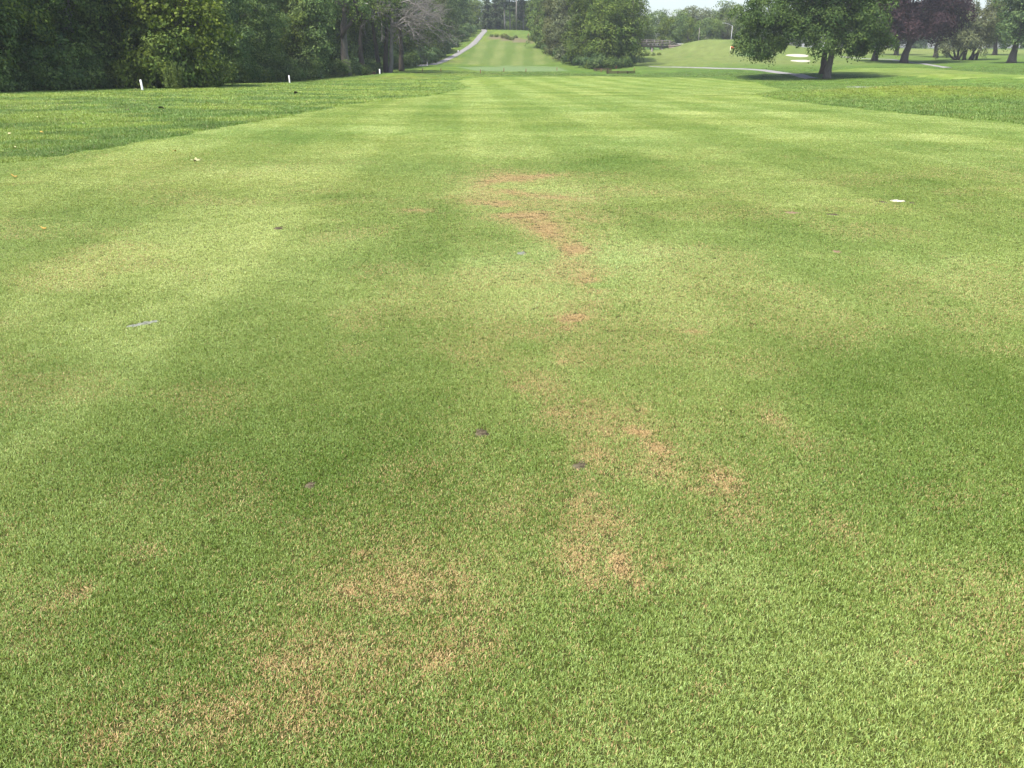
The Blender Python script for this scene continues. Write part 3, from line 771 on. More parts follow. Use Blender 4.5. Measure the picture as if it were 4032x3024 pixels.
obj("broken_branch", mb.mesh("broken_branch", M['sandpath'], True), tt)
tall_trunk(1428, 131, 15, .45, "slim pale trunk right of the thick grey one", (.3, 0))
tall_trunk(1492, 136, 15, .40, "slim tree trunk leaning right in the dim wood", (-.9, 0), mat=M['lf_dark'])
tall_trunk(1520, 137, 16, .42, "straight grey trunk left of the bare dead tree", (.5, 0), mat=M['lf_dark'])
tall_trunk(1580, 146, 16, .45, "pale trunk seen through the bare dead branches", (.2, 0), mat=M['lf_mid'])
FL = [(1255, 122, F1), (1330, 128, F1), (1395, 142, F2), (1450, 150, F1), (1500, 160, F1), (1570, 165, F2), (1625, 176, F1), (1668, 190, F1), (1705, 202, F2), (1738, 215, F1), (1768, 228, F3), (1795, 240, F1), (1822, 252, F2), (1845, 265, F1), (1862, 280, F1), (1880, 296, F2)]
fl_lab = ["dim tree behind the pale grass gap", "dim tree behind the thick grey trunk", "dim leafy tree above the brown creek wall", "dim tree behind the white stake nearest the creek", "dark tree among slim trunks", "green tree behind the bare branches",
          "dark tree below the tips of the bare branches", "leafy tree above the foot of the cart path", "green tree leaning over the lower cart path", "dark tree beside the middle of the cart path", "olive tree beside the middle of the cart path",
          "dark tree beside the upper cart path", "green tree beside the upper bend of the cart path", "dark tree by the top bend of the cart path", "dark tree at the top of the cart path", "green tree behind the end of the cart path"]
for i, ((px, Y, k), lab) in enumerate(zip(FL, fl_lab)):
    tree(k, "roadside_tree", lab, foot(px - 55, Y + 3), rg.uniform(0, 6.28), rg.uniform(.9, 1.1), "trees of the far left wood")
for i in range(12):
    t = i / 11; tree((F1, F2, F1)[i % 3], "wood_tree", "tall dark tree deep in the far left wood, %s from left" % ORD[i], foot(1130 + 640 * t, 135 + 150 * t), rg.uniform(0, 6.28), rg.uniform(1.1, 1.3), "deep trees of the far left wood", M['lf_dark'])
for i in range(26):
    t = i / 25
    px = np.interp(t, [0, .35, .55, 1], [1345, 1600, 1700, 1868]); Y = np.interp(t, [0, .35, .55, 1], [133, 163, 186, 262])
    tree(S3, "hedge_shrub", "dark shrub in the hedge below the far left wood, %s from left" % ORD[i], foot(px - 22, Y + 2), rg.uniform(0, 6.28), rg.uniform(.75, 1.2), "hedge below the far left wood", M['lf_deep'] if i % 3 else M['lf_fresh'], "shrub")

for i, (px, Y) in enumerate([(1300, 112), (1338, 116), (1375, 121), (1415, 127), (1452, 134), (1500, 142)]):
    tree(S3, "hedge_shrub", "dim shrub round the foot of the thick grey trunk, %s from left" % ORD[i], foot(px, Y), i * 1.7, .75, "shrubs round the thick grey trunk", M['lf_dark'], "shrub")
# bare dead tree
def dead_tree():
    rng = np.random.default_rng(9); tr = MB(); br = MB()
    tr.tube(curve((0, 0, -.3), (1.0, -.5, 10.5), 0, 10, .08, rng), np.linspace(.36, .2, 10), 9)
    def grow(p, d, L, r, lev):
        n = 6; e = p + d * L
        C = curve(p, e, -.06 if lev > 1 else .05, n, .30, rng)
        br.tube(C, np.linspace(r, r * .55, n), 5 if lev < 2 else 3, cap=False)
        if lev >= 5: return
        for q in range(3 if lev < 4 else 2):
            j = rng.integers(2, n); nd = unit(d * .9 + rng.normal(size=3) * .55 + np.array([.14, -.05, -.10 if lev > 1 else 0]))
            grow(C[j], nd, L * rng.uniform(.55, .78), max(.016, r * .58), lev + 1)
    for b in range(13):
        z = rng.uniform(4.5, 10.4); a = rng.uniform(-1.1, 1.1) if b < 9 else rng.uniform(0, 6.28)
        grow(np.array([z * .09, -z * .05, z]), unit(np.array([math.cos(a), math.sin(a) * .8, rng.uniform(-.15, .45)])), rng.uniform(3.5, 5.2), .13, 0)
    return tr.mesh("trunk", M['bark_dead'], True), br.mesh("branches", M['bark_dead'])
dt, db = dead_tree()
r = empty("dead_tree", foot(1535, 134), "leafless grey dead tree with a tangle of bare branches by the path foot", "tree")
obj("trunk", dt, r); obj("branches", db, r)

# centre clump
C1 = mk(61, 15, 4.4, 1.0, 13, M['lf_mid'], M['bark_grey'], .38, 1.05, .3, (1.9, 2.9), inner=.25)
C2 = mk(62, 13, 4.6, .7, 12, M['lf_olive'], M['bark_grey'], .38, 1.1, .3, (1.9, 3.0), inner=.25, droop=.2)
CL = [(2366, 168, C2, .9, 'lf_mid', "green tree at the front of the centre clump"), (2436, 172, C2, .98, 'lf_mid', "broad green tree at the right end of the centre clump"), (2296, 178, C1, .9, 'lf_fresh', "fresh green tree left of the front one in the centre clump"),
      (2245, 192, C1, 1.0, 'lf_grey', "pale grey-green tree on the left half of the centre clump"), (2192, 207, C2, .95, 'lf_grey', "pale tree on the left shoulder of the centre clump"), (2160, 222, C1, .95, 'lf_mid', "leftmost tree of the centre clump beside the striped hill"),
      (2330, 190, C1, 1.25, 'lf_deep', "tall dark tree rising in the middle of the centre clump"), (2400, 190, C1, 1.3, 'lf_olive', "tall olive tree behind the right of the centre clump"), (2270, 212, C1, 1.3, 'lf_grey', "tall pale tree behind the left of the centre clump"), (2205, 232, C2, 1.35, 'lf_dry', "tall greyish thin-leaved tree behind the left of the centre clump"),
      (2462, 186, C1, .9, 'lf_fresh', "small tree behind the right end of the centre clump"), (2140, 246, C2, 1.1, 'lf_fresh', "green tree overhanging the upper green left of the clump"), (2340, 215, C2, 1.5, 'lf_dry', "tall greyish tree topping the centre clump")]
for (px, Y, k, s, m, lab) in CL:
    tree(k, "clump_tree", lab, foot(px, Y), rg.uniform(0, 6.28), s, "trees of the centre clump", M[m])
sp = Kind(C1.trunk, crown_mesh("crown", 66, [(0, 0, 13.5, 2.6, 2.4, 2.4), (1.4, 0, 11.0, 2.0, 2, 2.0), (.3, .3, 16.5, 2.6, 2.2, 1.8)], M['lf_olive'], .36, .8, .45, inner=.2))
tree(sp, "clump_tree", "thin open-crowned tree against the sky right of the centre clump", foot(2484, 176), 0, 1.0, "trees of the centre clump", M['lf_dark'])
for i, (px, Y) in enumerate([(2310, 168), (2350, 164), (2410, 163), (2456, 166), (2250, 183), (2205, 198), (2165, 213), (2140, 228), (2475, 172)]):
    tree(S3, "clump_shrub", "dark shrub under the centre clump, %s from the left" % ORD[[2140, 2165, 2205, 2250, 2310, 2350, 2410, 2456, 2475].index(px)], foot(px, Y), rg.uniform(0, 6), rg.uniform(.7, 1.0), "shrubs under the centre clump", M['lf_deep'], "shrub")
tree(Kind(None, crown_mesh("foliage", 67, [(0, 0, .9, .55, .5, .9)], M['lf_weed'], .2, .3, zmin=.02)), "young_sapling", "small pale upright bush before the centre clump", foot(2316, 163), 0, 1, None, None, "shrub")
tree(Kind(None, crown_mesh("foliage", 68, [(0, 0, .5, .7, .6, .6), (.6, 0, .4, .5, .5, .5)], M['lf_weed'], .2, .3, zmin=.02)), "young_sapling", "small pale spreading bush before the brown creek wall", foot(2343, 162), 0, 1, None, None, "shrub")

# big lawn tree on the right with its companion behind
BL = [(-8.2, -.5, 6.9, 4.6, 4.2, 3.7, 1.5), (-4.6, -2.0, 6.4, 2.6, 2.6, 2.1, .6), (-10.8, .3, 5.3, 2.2, 2.4, 2.4, .5), (-1.7, -2.6, 5.1, 1.9, 1.7, 1.6, .4), (3.6, -.8, 7.6, 3.6, 4.2, 4.2, 1.5), (4.6, .6, 4.9, 2.0, 2.2, 1.8, .45), (2.0, -2.8, 4.6, 1.5, 1.4, 1.3, .3),
      (-1.0, 1.5, 9.8, 6.6, 5.5, 4.2, 1.6), (-6.0, .5, 11.0, 4.6, 4.5, 3.6, 1.0), (3.6, .5, 12.0, 4.2, 4.4, 3.8, 1.0), (-1, 0, 15.0, 5.2, 5.2, 3.6, 1.0), (-9.2, -2.2, 3.9, 2.4, 1.8, 1.2, .35), (3.4, 1.5, 4.3, 2.0, 1.6, 1.1, .3)]
BK = Kind(trunk_mesh("trunk", 71, 10, .47, BL[:1] + BL[3:5] + BL[7:11], M['bark_grey'], (.5, .3), 1.45, .42), crown_mesh("crown", 71, BL, M['lf_big'], .27, .95, 2.0, droop=.45, inner=.3, aspect=.6))
tree(BK, "lawn_tree", "large spreading green tree with a thick trunk standing on the right lawn", foot(3262, 112))
BL2 = [(-3, 1, 7.5, 4, 4, 3.5), (3, 1.5, 8, 4, 4, 3.5), (0, 0, 12, 5, 5, 4)]
BK2 = Kind(trunk_mesh("trunk", 72, 9, .46, BL2, M['bark_dark'], (.2, .2), 1.7, .5), crown_mesh("crown", 72, BL2, M['lf_dark'], .36, 1.1, inner=.3))
tree(BK2, "lawn_tree", "dark trunked tree standing close behind the large spreading tree", foot(3245, 121))

# copper tree and its neighbours
PL = [(-0.4, 0, 11.5, 6.6, 6, 5.0, 1.5), (-5.0, -0.8, 7.2, 3.6, 3.6, 3.2), (3.2, -0.5, 7.5, 3.8, 3.6, 3.6), (-0.9, -2.0, 6.6, 3.8, 2.6, 2.6), (5.8, 0.5, 8.5, 2.8, 3, 3.4, 0.7), (-4.2, 0, 12.5, 3.8, 4, 3.6), (-0.4, 0, 16.0, 5.2, 5, 3.2), (-6.4, 0, 9.0, 2.4, 2.6, 2.8, 0.6), (-4.5, -1, 6.2, 2.6, 2.6, 2.0, 0.7), (3.5, -1.5, 5.6, 2.8, 2.4, 1.9, 0.7)]
PK = Kind(trunk_mesh("trunk", 81, 11, .55, PL, M['bark_dark'], (1.6, 0), 1.45, .22), crown_mesh("crown", 81, PL, M['lf_copper'], .38, 1.25, 2.0, inner=.25, droop=.2))
tree(PK, "copper_tree", "large copper-purple tree with a forked trunk on the right lawn", foot(3555, 178), 0, 1.28)
PL2 = [(0, 0, 10, 5, 5, 4.5, 1.2), (3, 0, 7.5, 3.5, 3.5, 3), (-3, 0, 7.5, 3.2, 3.5, 3)]
PK2 = Kind(trunk_mesh("trunk", 82, 9, .5, PL2, M['bark_dark'], (.4, 0), 1.6, .4), crown_mesh("crown", 82, PL2, M['lf_copper'], .45, 1.2, inner=.3))
tree(PK2, "copper_tree", "smaller purple tree farther off behind the big copper tree", foot(3520, 222), .5)
tree(PK2, "dark_tree", "dark tree hidden behind the right side of the copper tree", foot(3676, 205), 2.0, .95, None, M['lf_deep'])
DL = [(0, 0, 9, 4.4, 4, 4, 1.3), (.8, -1.5, 5.6, 3.0, 2.6, 2.4), (-2.5, -.5, 6.5, 3, 3, 2.8), (0, 0, 13.5, 4.5, 4, 3.4), (2.6, 0, 7.0, 2.2, 2.4, 3.0, .7)]
DK = Kind(trunk_mesh("trunk", 83, 9, .55, DL, M['bark_dark'], (.4, 0), 1.6, .4), crown_mesh("crown", 83, DL, M['lf_big'], .38, 1.1, 1.4, droop=.6, inner=.25))
tree(DK, "drooping_tree", "dark drooping tree between the big lawn tree and the copper tree", foot(3439, 181), 0, 1.0, None, M['lf_dark'])
# grey-green many-stemmed trees
def multi(seed, lobes, stems, mat):
    rng = np.random.default_rng(seed); mb = MB()
    for s in range(stems):
        a = s / stems * 6.28 + rng.uniform(0, 1); lb = lobes[s % len(lobes)]
        mb.tube(curve((.5 * math.cos(a) + (s - stems / 2) * .35, .4 * math.sin(a), -.2), (lb[0] + rng.normal() * .5, lb[1], lb[2]), .02, 9, .2, rng), np.linspace(.30, .05, 9), 8)
    return Kind(mb.mesh("trunk", M['bark_dark'], True), crown_mesh("crown", seed, lobes, mat, .36, .9, 1.5, droop=.4, inner=.25))
GK = multi(84, [(0, 0, 7.2, 3.4, 3, 3.6, 1.3), (-3.0, -.5, 3.6, 2.6, 2.2, 2.0), (-4.2, 0, 2.6, 1.6, 1.5, 1.3, .5), (.8, -1, 3.6, 2.6, 2.2, 2.2), (-1.2, 0, 9.3, 2.2, 2.2, 2.2, .7)], 6, M['lf_grey'])
tree(GK, "willowy_tree", "grey-green bushy tree with many low stems right of the copper tree", foot(3775, 190))
GK2 = multi(85, [(1.5, 0, 8.8, 2.2, 2.4, 3.4), (.4, -.5, 5.0, 2.4, 2.2, 2.8), (2.2, 0, 6.0, 2.0, 2.0, 3.0), (2.3, 0, 11, 1.5, 1.6, 2.4, .6)], 4, M['lf_grey'])
tree(GK2, "willowy_tree", "taller leaning grey-green tree beside the bushy one", foot(3824, 190), 0, 1.0, None, M['lf_grey'])
RL = [(3, 0, 10, 5.5, 5, 5, 1.5), (-1.6, -1, 8.2, 3.6, 3.4, 3.6), (-2.2, 0, 12, 3.2, 3.4, 3.6), (2.5, -2, 5.6, 3.6, 3, 2.4), (7.5, 0, 7.0, 4, 4, 4), (1, 0, 15, 5, 5, 4), (-2.0, -1.5, 5.2, 2.4, 2.0, 1.8, .5)]
RK = Kind(trunk_mesh("trunk", 86, 11, .62, RL, M['bark_dark'], (.6, 0), 1.7, .4), crown_mesh("crown", 86, RL, M['lf_big'], .38, 1.2, 1.4, inner=.25, droop=.4))
tree(RK, "maple_tree", "big green tree cut by the right picture edge", foot(3978, 165), 0, 1.0, None, M['lf_fresh'])
tree(DK, "shade_tree", "dark tree behind the big green one at the right edge", foot(3906, 215), 1.2, .9, None, M['lf_dark'])

# background trees in the haze
B1 = mk(91, 14, 5.5, 1.0, 9, M['lf_fresh'], M['bark_grey'], .60, 1.5, .35, (2.4, 3.8), inner=.2)
B2 = mk(92, 15, 5.0, 1.0, 9, M['lf_mid'], M['bark_grey'], .60, 1.4, .35, (2.4, 3.6), inner=.2)
def back(px, topy, Y, k, H, lab, grp, m):
    p = foot(px, Y); zt = at(px, topy + 8, Y)[2]
    s = max(.55, (zt - p[2]) / H)
    tree(k, "background_tree", lab, p, rg.uniform(0, 6.28), s, grp, M[m] if m else None)
bt = [(2530, 66, 262, 'lf_mid'), (2560, 50, 300, 'lf_mid'), (2596, 40, 290, 'lf_fresh'), (2640, 62, 305, 'lf_fresh'), (2668, 44, 285, 'lf_mid'), (2712, 26, 300, 'lf_grey'), (2755, 34, 292, 'lf_grey'), (2784, 40, 310, 'lf_fresh'), (2835, 12, 300, 'lf_fresh'), (2880, 20, 288, 'lf_mid'), (2925, 36, 300, 'lf_fresh'),
      (2610, 112, 252, 'lf_mid'), (2655, 82, 250, 'lf_fresh'), (2700, 95, 256, 'lf_mid'), (2745, 92, 262, 'lf_dark'), (2790, 90, 262, 'lf_mid'), (2850, 92, 266, 'lf_grey'), (2900, 86, 266, 'lf_mid'), (2950, 80, 270, 'lf_fresh')]
back_order = sorted(q[0] for q in bt)
for i, (px, ty, Y, m) in enumerate(bt):
    back(px, ty, Y, (B1, B2)[i % 2], 15.5, "hazy rounded tree in the wood behind bridge and grassy hill, %s from left" % ORD[back_order.index(px)], "wood behind the bridge and grassy hill", m)
for i in range(22):
    px = 3010 + 62 * i
    if 3690 < px < 3780 or px > 3990 or 3790 < px < 3880: ty = 60 if px > 3990 else 90
    else: ty = rg.uniform(15, 60)
    back(px, ty, rg.uniform(330, 375), (B1, B2)[i % 2], 15.5, "hazy distant tree on the far right skyline, %s from left" % ORD[i], "trees of the far right skyline", ('lf_fresh', 'lf_mid', 'lf_grey')[i % 3])
back(3738, 2, 300, B1, 15.5, "pale hazy tree in the gap right of the copper tree", None, 'lf_grey')

def conifer(seed, H, Rb, mat, zlo=.15, layers=26, r0=.28, droop=.25, size=.5, sky=0.0):
    rng = np.random.default_rng(seed); tr = MB(); P = []; N = []
    tr.tube(curve((0, 0, -.2), (0, 0, H), 0, 10, .03, rng), np.linspace(r0, .03, 10), 9)
    for i in range(layers):
        t = zlo + (1 - zlo) * (i + rng.uniform(0, .8)) / layers
        R_ = Rb * (1 - t) ** .8 * rng.uniform(.6, 1.1) + .25
        for b in range(7):
            a = rng.uniform(0, 6.28); L = R_ * rng.uniform(.6, 1.05)
            e = np.array([math.cos(a) * L, math.sin(a) * L, t * H - droop * L])
            tr.tube(np.array([(0, 0, t * H), e * np.array([.5, .5, 0]) + np.array([0, 0, t * H - .3 * droop * L]), e]), [.05, .035, .012], 4, cap=False)
            n = int(10 + 16 * L); q = rng.uniform(.25, 1, n)[:, None]
            P.append(np.array([0, 0, t * H]) * (1 - q) + e * q + rng.normal(size=(n, 3)) * np.array([.28, .28, .16])); N.append(unit(rng.normal(size=(n, 3)) * .5 + np.array([0, 0, .8])))
    P = np.concatenate(P); N = np.concatenate(N)
    return Kind(tr.mesh("trunk", M['bark_dead'], True), mesh_np("crown", leaf_quads(rng, P, N, size, .42, .3), np.arange(len(P) * 4).reshape(-1, 4), mat))
K1 = conifer(101, 20, 3.6, M['lf_pine'], .22); K2 = conifer(102, 22, 4.2, M['lf_pine'], .30, 24, .32, .1); K3 = conifer(103, 16, 3.2, M['lf_pine'], .05, 28, .25, .35)
back(3800, 1, 305, K3, 16, "dark pointed spruce top against the sky right of the copper tree", None, None)
pn = [(1918, 284, K3, .9, "bushy pine at the head of the cart path"), (1950, 296, K3, 1.0, "pine left of the leaning bare trunks on the hilltop"), (1988, 290, K2, 1.0, "tall pine with bare lower trunk on the hilltop"), (2008, 293, K2, .95, "pine beside the tall pale pole"),
      (2060, 297, K1, 1.0, "pine right of the tall pale pole"), (2090, 300, K3, .95, "bushy pine on the right of the hilltop"), (1965, 312, K1, 1.1, "hazy pine behind the hilltop row"), (2040, 316, K3, 1.3, "tall hazy pine behind the tall pale pole"), (2110, 305, K2, 1.0, "pine half hidden by the centre clump")]
for (px, Y, k, s, lab) in pn:
    tree(k, "pine_tree", lab, foot(px, Y), rg.uniform(0, 6.28), s, "pines on the far hilltop")
for i, px in enumerate(range(1900, 2150, 22)):
    tree(S3, "hilltop_shrub", "dark shrub below the pines on the far hilltop, %s from left" % ORD[i], foot(px, 300 + (i % 3) * 4), i * 1.3, rg.uniform(.9, 1.5), "shrubs below the hilltop pines", M['lf_dark'], "shrub")
for i, (px, ty) in enumerate([(1850, 5), (1885, -10), (1930, 8), (1975, 12), (2025, 18), (2075, 5), (2125, 0), (2170, -15)]):
    back(px, ty, 335 + 5 * (i % 3), (B1, B2)[i % 2], 15.5, "hazy tree showing between the hilltop pines, %s from left" % ORD[i], "trees behind the hilltop pines", 'lf_mid')
# weeds and bushes on the bare bank of the far hill
for i, (px, py, s) in enumerate([(1985, 151, .42), (1955, 146, .3), (2000, 155, .34), (2015, 158, .28), (2092, 158, .45), (2104, 163, .4), (2030, 150, .25), (1935, 145, .25)]):
    tree(S1, "bank_bush", "low bush on the bare bank across the far hill, %s from left" % ORD[[1935, 1955, 1985, 2000, 2015, 2030, 2092, 2104].index(px)], ground(px, py), i, s * 1.6, "bushes on the bare bank", M['lf_weed'] if i % 2 else M['lf_olive'], "bush")
for i, (px, py, s) in enumerate([(2520, 215, .4), (2545, 216, .45), (2570, 214, .35), (2592, 212, .3), (2535, 222, .3)]):
    tree(S1, "bridge_bush", "pale low bush below the timber bridge, %s from left" % ORD[[2520, 2535, 2545, 2570, 2592].index(px)], foot(px, 202), i, s, "bushes below the bridge", M['lf_weed'], "bush")

# ------------------------------------------------------------------ stakes
def stake(px, py, Hm, w, mat, label, grp, name, tilt=(0, 0), Y=None):
    p = ground(px, py) if Y is None else foot(px, Y)
    mb = MB()
    b = w / 2; t = w / 2 * .94
    V = [(-b, -b, -.2), (b, -b, -.2), (b, b, -.2), (-b, b, -.2), (-t, -t, Hm - w * .3), (t, -t, Hm - w * .3), (t, t, Hm - w * .3), (-t, t, Hm - w * .3),
         (-t * .6, -t * .6, Hm), (t * .6, -t * .6, Hm), (t * .6, t * .6, Hm), (-t * .6, t * .6, Hm)]
    mb.add(V, [(0, 1, 5, 4), (1, 2, 6, 5), (2, 3, 7, 6), (3, 0, 4, 7), (4, 5, 9, 8), (5, 6, 10, 9), (6, 7, 11, 10), (7, 4, 8, 11), (8, 9, 10, 11)])
    o = obj(name, mb.mesh(name, mat)); o.location = p; o.rotation_euler = (tilt[0], tilt[1], .3)
    return tag(o, label, "stake", grp)
WS = "white boundary stakes"
stake(562, 355, .72, .14, M['white'], "leftmost white boundary stake, in front of tall feathery weeds", WS, "boundary_stake", (0, -.05))
stake(1141, 327, .74, .14, M['white'], "white boundary stake before the dark thicket, second from left", WS, "boundary_stake", (0, -.02))
stake(1494, 283, .70, .16, M['white'], "white boundary stake just right of the brown creek wall", WS, "boundary_stake", Y=112)
stake(1683, 250, .8, .10, M['white'], "small far white stake by the hedge left of the cart path", WS, "boundary_stake", Y=176)
stake(1804, 206, .5, .25, M['white'], "tiny white marker on the right edge of the cart path", WS, "path_marker")
HS = "brown hazard stakes along the creek"
for px, py, lab in [(1590, 279, "faint brown hazard stake leftmost in the row along the creek"), (1664, 282, "brown hazard stake second from left along the creek"), (1736, 282, "brown hazard stake third from left along the creek"), (1892, 289, "brown hazard stake standing nearest, below the striped hill"),
                    (1984, 282, "brown hazard stake in front of the pale far green, left one"), (2071, 284, "brown hazard stake in front of the pale far green, middle one"), (2193, 278, "brown hazard stake at the right end of the pale far green"), (2367, 284, "brown hazard stake between the two brown creek walls"),
                    (2497, 280, "brown hazard stake at the right end of the near brown wall"), (2426, 272, "faint stake above the near brown wall")]:
    stake(px, py, .58, .085, M['redwood'], lab, HS, "hazard_stake")
stake(2080, 148, 1.1, .16, M['redwood'], "dark post on the upper green of the far hill", None, "marker_post")

# ------------------------------------------------------------------ creek walls
def creek_wall(pxa, pxb, Ya, Yb, ztop_a, ztop_b, Hh, label):
    a = np.array(at(pxa, ztop_a, Ya)); b = np.array(at(pxb, ztop_b, Yb))
    c = (a + b) / 2; d = b - a; L = math.hypot(d[0], d[1]); ang = math.atan2(d[1], d[0]); sl = math.atan2(d[2], L)
    r = empty("creek_wall", (c[0], c[1], c[2] - Hh), label, "retaining wall", "brown creek walls")
    r.rotation_euler = (0, -sl, ang)
    n = 6; rr = random.Random(int(pxa))
    for i in range(n):
        mb = MB(); hh = Hh * 1.5 / n
        mb.box((rr.uniform(-.1, .1), rr.uniform(-.03, .03), Hh - hh * (i + .5)), (L, .22, hh - .025))
        obj("timber", mb.mesh("timber", M['rust']), r)
    for i in range(int(L / 2.4) + 1):
        mb = MB(); mb.box((-L / 2 + .5 + i * 2.35, .16, Hh * .18), (.16, .12, Hh * 1.5))
        obj("post", mb.mesh("post", M['rust']), r)
creek_wall(1352, 1478, 131, 129, 279, 282, .75, "rusty brown timber creek wall below the left wood")
creek_wall(2388, 2500, 143, 147, 279.5, 278.5, .30, "nearer brown timber creek wall right of the pale green")
creek_wall(2338, 2408, 157, 155, 269, 269, .30, "farther brown timber creek wall below the centre clump")

# ------------------------------------------------------------------ bridge
def bridge():
    Y = 222.0
    A = np.array(at(2455, 172, Y + 3)); Bp = np.array(at(2640, 181, Y))
    A[2] = at(2455, 175, Y + 3)[2]
    L = np.linalg.norm(Bp - A); d = (Bp - A) / L; ang = math.atan2(d[1], d[0])
    r = empty("timber_bridge", tuple(A), "grey timber footbridge with railings beside the grassy hill", "bridge", None, ang)
    sl = math.asin(d[2]); W = 2.6
    zz = lambda x: x * math.tan(sl)
    def part(name, f, mat=M['oldwood'], parent=r):
        mb = MB(); f(mb); return obj(name, mb.mesh(name, mat), parent)
    n = int(L / .42)
    for i in range(n):
        x = (i + .5) * L / n
        part("plank", lambda m: m.box((x, 0, zz(x)), (L / n - .04, W, .10)))
    for s in (-1, 1):
        part("beam", lambda m: m.tube(np.array([(0, s * .9, -.28), (L, s * .9, zz(L) - .28)]), .2, 4))
        for k in range(7):
            x = .2 + k * (L - .4) / 6
            part("rail_post", lambda m: m.box((x, s * (W / 2 - .08), zz(x) + .62), (.17, .17, 1.35)))
        for zr in (.45, .85, 1.25):
            part("rail", lambda m: m.tube(np.array([(.05, s * (W / 2 - .20), zr), (L - .4, s * (W / 2 - .20), zz(L) + zr), (L + 2.3, s * (W / 2 - .2), zz(L) + zr - 1.1)]), .075, 4))
        xs = L * .62
        part("support_post", lambda m: m.tube(np.array([(xs, s * .8, -5.2), (xs, s * .8, zz(xs) - .4)]), .24, 8), M['pole'])
        part("brace", lambda m: m.tube(np.array([(L * .80, s * .8, zz(L) - .45), (L * .80 + 2.6, s * .8, -3.6)]), .20, 6), M['pole'])
    for i in range(6):
        part("abutment_timber", lambda m: m.box((L + 1.2 + .12 * i, 0, -.45 - .42 * i), (3.4, 3.2, .38)), M['stone'])
bridge()

# ------------------------------------------------------------------ poles, lamp, flag, white box
def pole(px, Y, H, r0, label, name="utility_pole", arm=True):
    p = foot(px, Y)
    r = empty(name, p, label, "pole")
    mb = MB(); mb.tube(np.array([(0, 0, -.3), (0, 0, H * .5), (0, 0, H)]), [r0, r0 * .85, r0 * .7], 10); obj("shaft", mb.mesh("shaft", M['pole'], True), r)
    if not arm: return
    mb = MB(); mb.box((0, -r0, H - .9), (2.4, .12, .14)); obj("crossarm", mb.mesh("crossarm", M['pole']), r)
    for x in (-1.0, -.4, .4, 1.0):
        mb = MB(); mb.tube(np.array([(x, -r0, H - .83), (x, -r0, H - .62)]), [.05, .04], 6); obj("insulator", mb.mesh("insulator", M['grey']), r)
pole(2033, 283, 14, .26, "tall pale utility pole among the hilltop pines")
pole(2742, 248, 5.2, .12, "thin pale pole standing before the wood behind the grassy hill", "bare_pole", False)
p = foot(2868, 262)
r = empty("street_lamp", p, "street lamp with a pale head on an arm before the hazy wood", "lamp")
zl = at(2868, 101, 262)[2] - p[2]
mb = MB(); mb.tube(np.array([(0, 0, -.2), (0, 0, zl)]), [.11, .07], 8); obj("post", mb.mesh("post", M['grey'], True), r)
mb = MB(); mb.tube(np.array([(0, 0, zl - .05), (-1.2, 0, zl + .45), (-2.3, 0, zl + .7)]), .05, 6); obj("arm", mb.mesh("arm", M['grey']), r)
mb = MB(); mb.box((-2.75, 0, zl + .70), (1.0, .4, .2)); obj("lamp_head", mb.mesh("lamp_head", M['white']), r)
p = ground(2874, 212)
r = empty("flagstick", p, "pale golf flagstick with a red flag by the left of the big tree", "flag")
Hf = at(2874, 183, p[1])[2] - p[2]
mb = MB(); mb.tube(np.array([(0, 0, -.1), (0, 0, Hf)]), [.07, .06], 8); obj("pole", mb.mesh("pole", M['flagpole'], True), r)
g = [(x * .8, .10 * math.sin(x * 6), Hf - .02 - z * .55) for z in (0, .5, 1) for x in (0, .25, .5, .75, 1)]
fm = mesh_np("flag", g, np.array([(i * 5 + j, i * 5 + j + 1, i * 5 + j + 6, i * 5 + j + 5) for i in range(2) for j in range(4)]), M['flag'], True)
fo = obj("flag", fm, r); fo.modifiers.new("thick", 'SOLIDIFY').thickness = .02
p = foot(2673, 236); zt = at(2673, 172, 236)[2]
r = empty("white_cart", (p[0], p[1], zt - 1.9), "small white flat roof showing over the grassy bank right of the bridge", "cart")
mb = MB(); mb.box((0, 0, 1.8), (2.4, 1.3, .14)); mb.box((0, 0, 1.70), (2.2, 1.1, .08)); obj("roof", mb.mesh("roof", M['white']), r)
for sx in (-1, 1):
    for sy in (-.5, .5):
        mb = MB(); mb.tube(np.array([(sx, sy, .5), (sx * .95, sy, 1.68)]), .04, 6); obj("roof_post", mb.mesh("roof_post", M['grey']), r)
mb = MB(); mb.box((0, 0, .4), (2.5, 1.2, .5)); mb.box((-.4, 0, .8), (.6, 1.1, .4)); obj("body", mb.mesh("body", M['white']), r)

# ------------------------------------------------------------------ divots
DIV = []
def divot(px, py, lx, ly, mat, label, ang=0.0, dz=.003, rag=.3):
    c = ground(px, py); seg = 36; rng = np.random.default_rng(int(px + py))
    V = [(0, 0, dz)]; rings = (.35, .7, 1.0)
    ph = rng.uniform(0, 6.28, 5)
    for r_ in rings:
        for j in range(seg):
            th = j / seg * 2 * math.pi
            w = r_ * (1 + rag * (.5 * math.sin(2 * th + ph[0]) + .35 * math.sin(3 * th + ph[1]) + .35 * math.sin(5 * th + ph[2]) + .3 * math.sin(9 * th + ph[3])))
            x = lx * w * math.cos(th); y = ly * w * math.sin(th)
            V.append((x * math.cos(ang) - y * math.sin(ang), x * math.sin(ang) + y * math.cos(ang), dz + (rng.uniform(-.003, .004) if r_ < 1 else -.012)))
    T = [(0, 1 + j, 1 + (j + 1) % seg) for j in range(seg)]
    Q = [(1 + i * seg + j, 1 + (i + 1) * seg + j, 1 + (i + 1) * seg + (j + 1) % seg, 1 + i * seg + (j + 1) % seg) for i in range(2) for j in range(seg)]
    o = obj("divot", mesh_np("divot", V, [np.array(T), np.array(Q)], mat, True))
    o.location = c; tag(o, label, "divot", "divots in the fairway")
    DIV.append((c[0], c[1], lx, ly, ang))
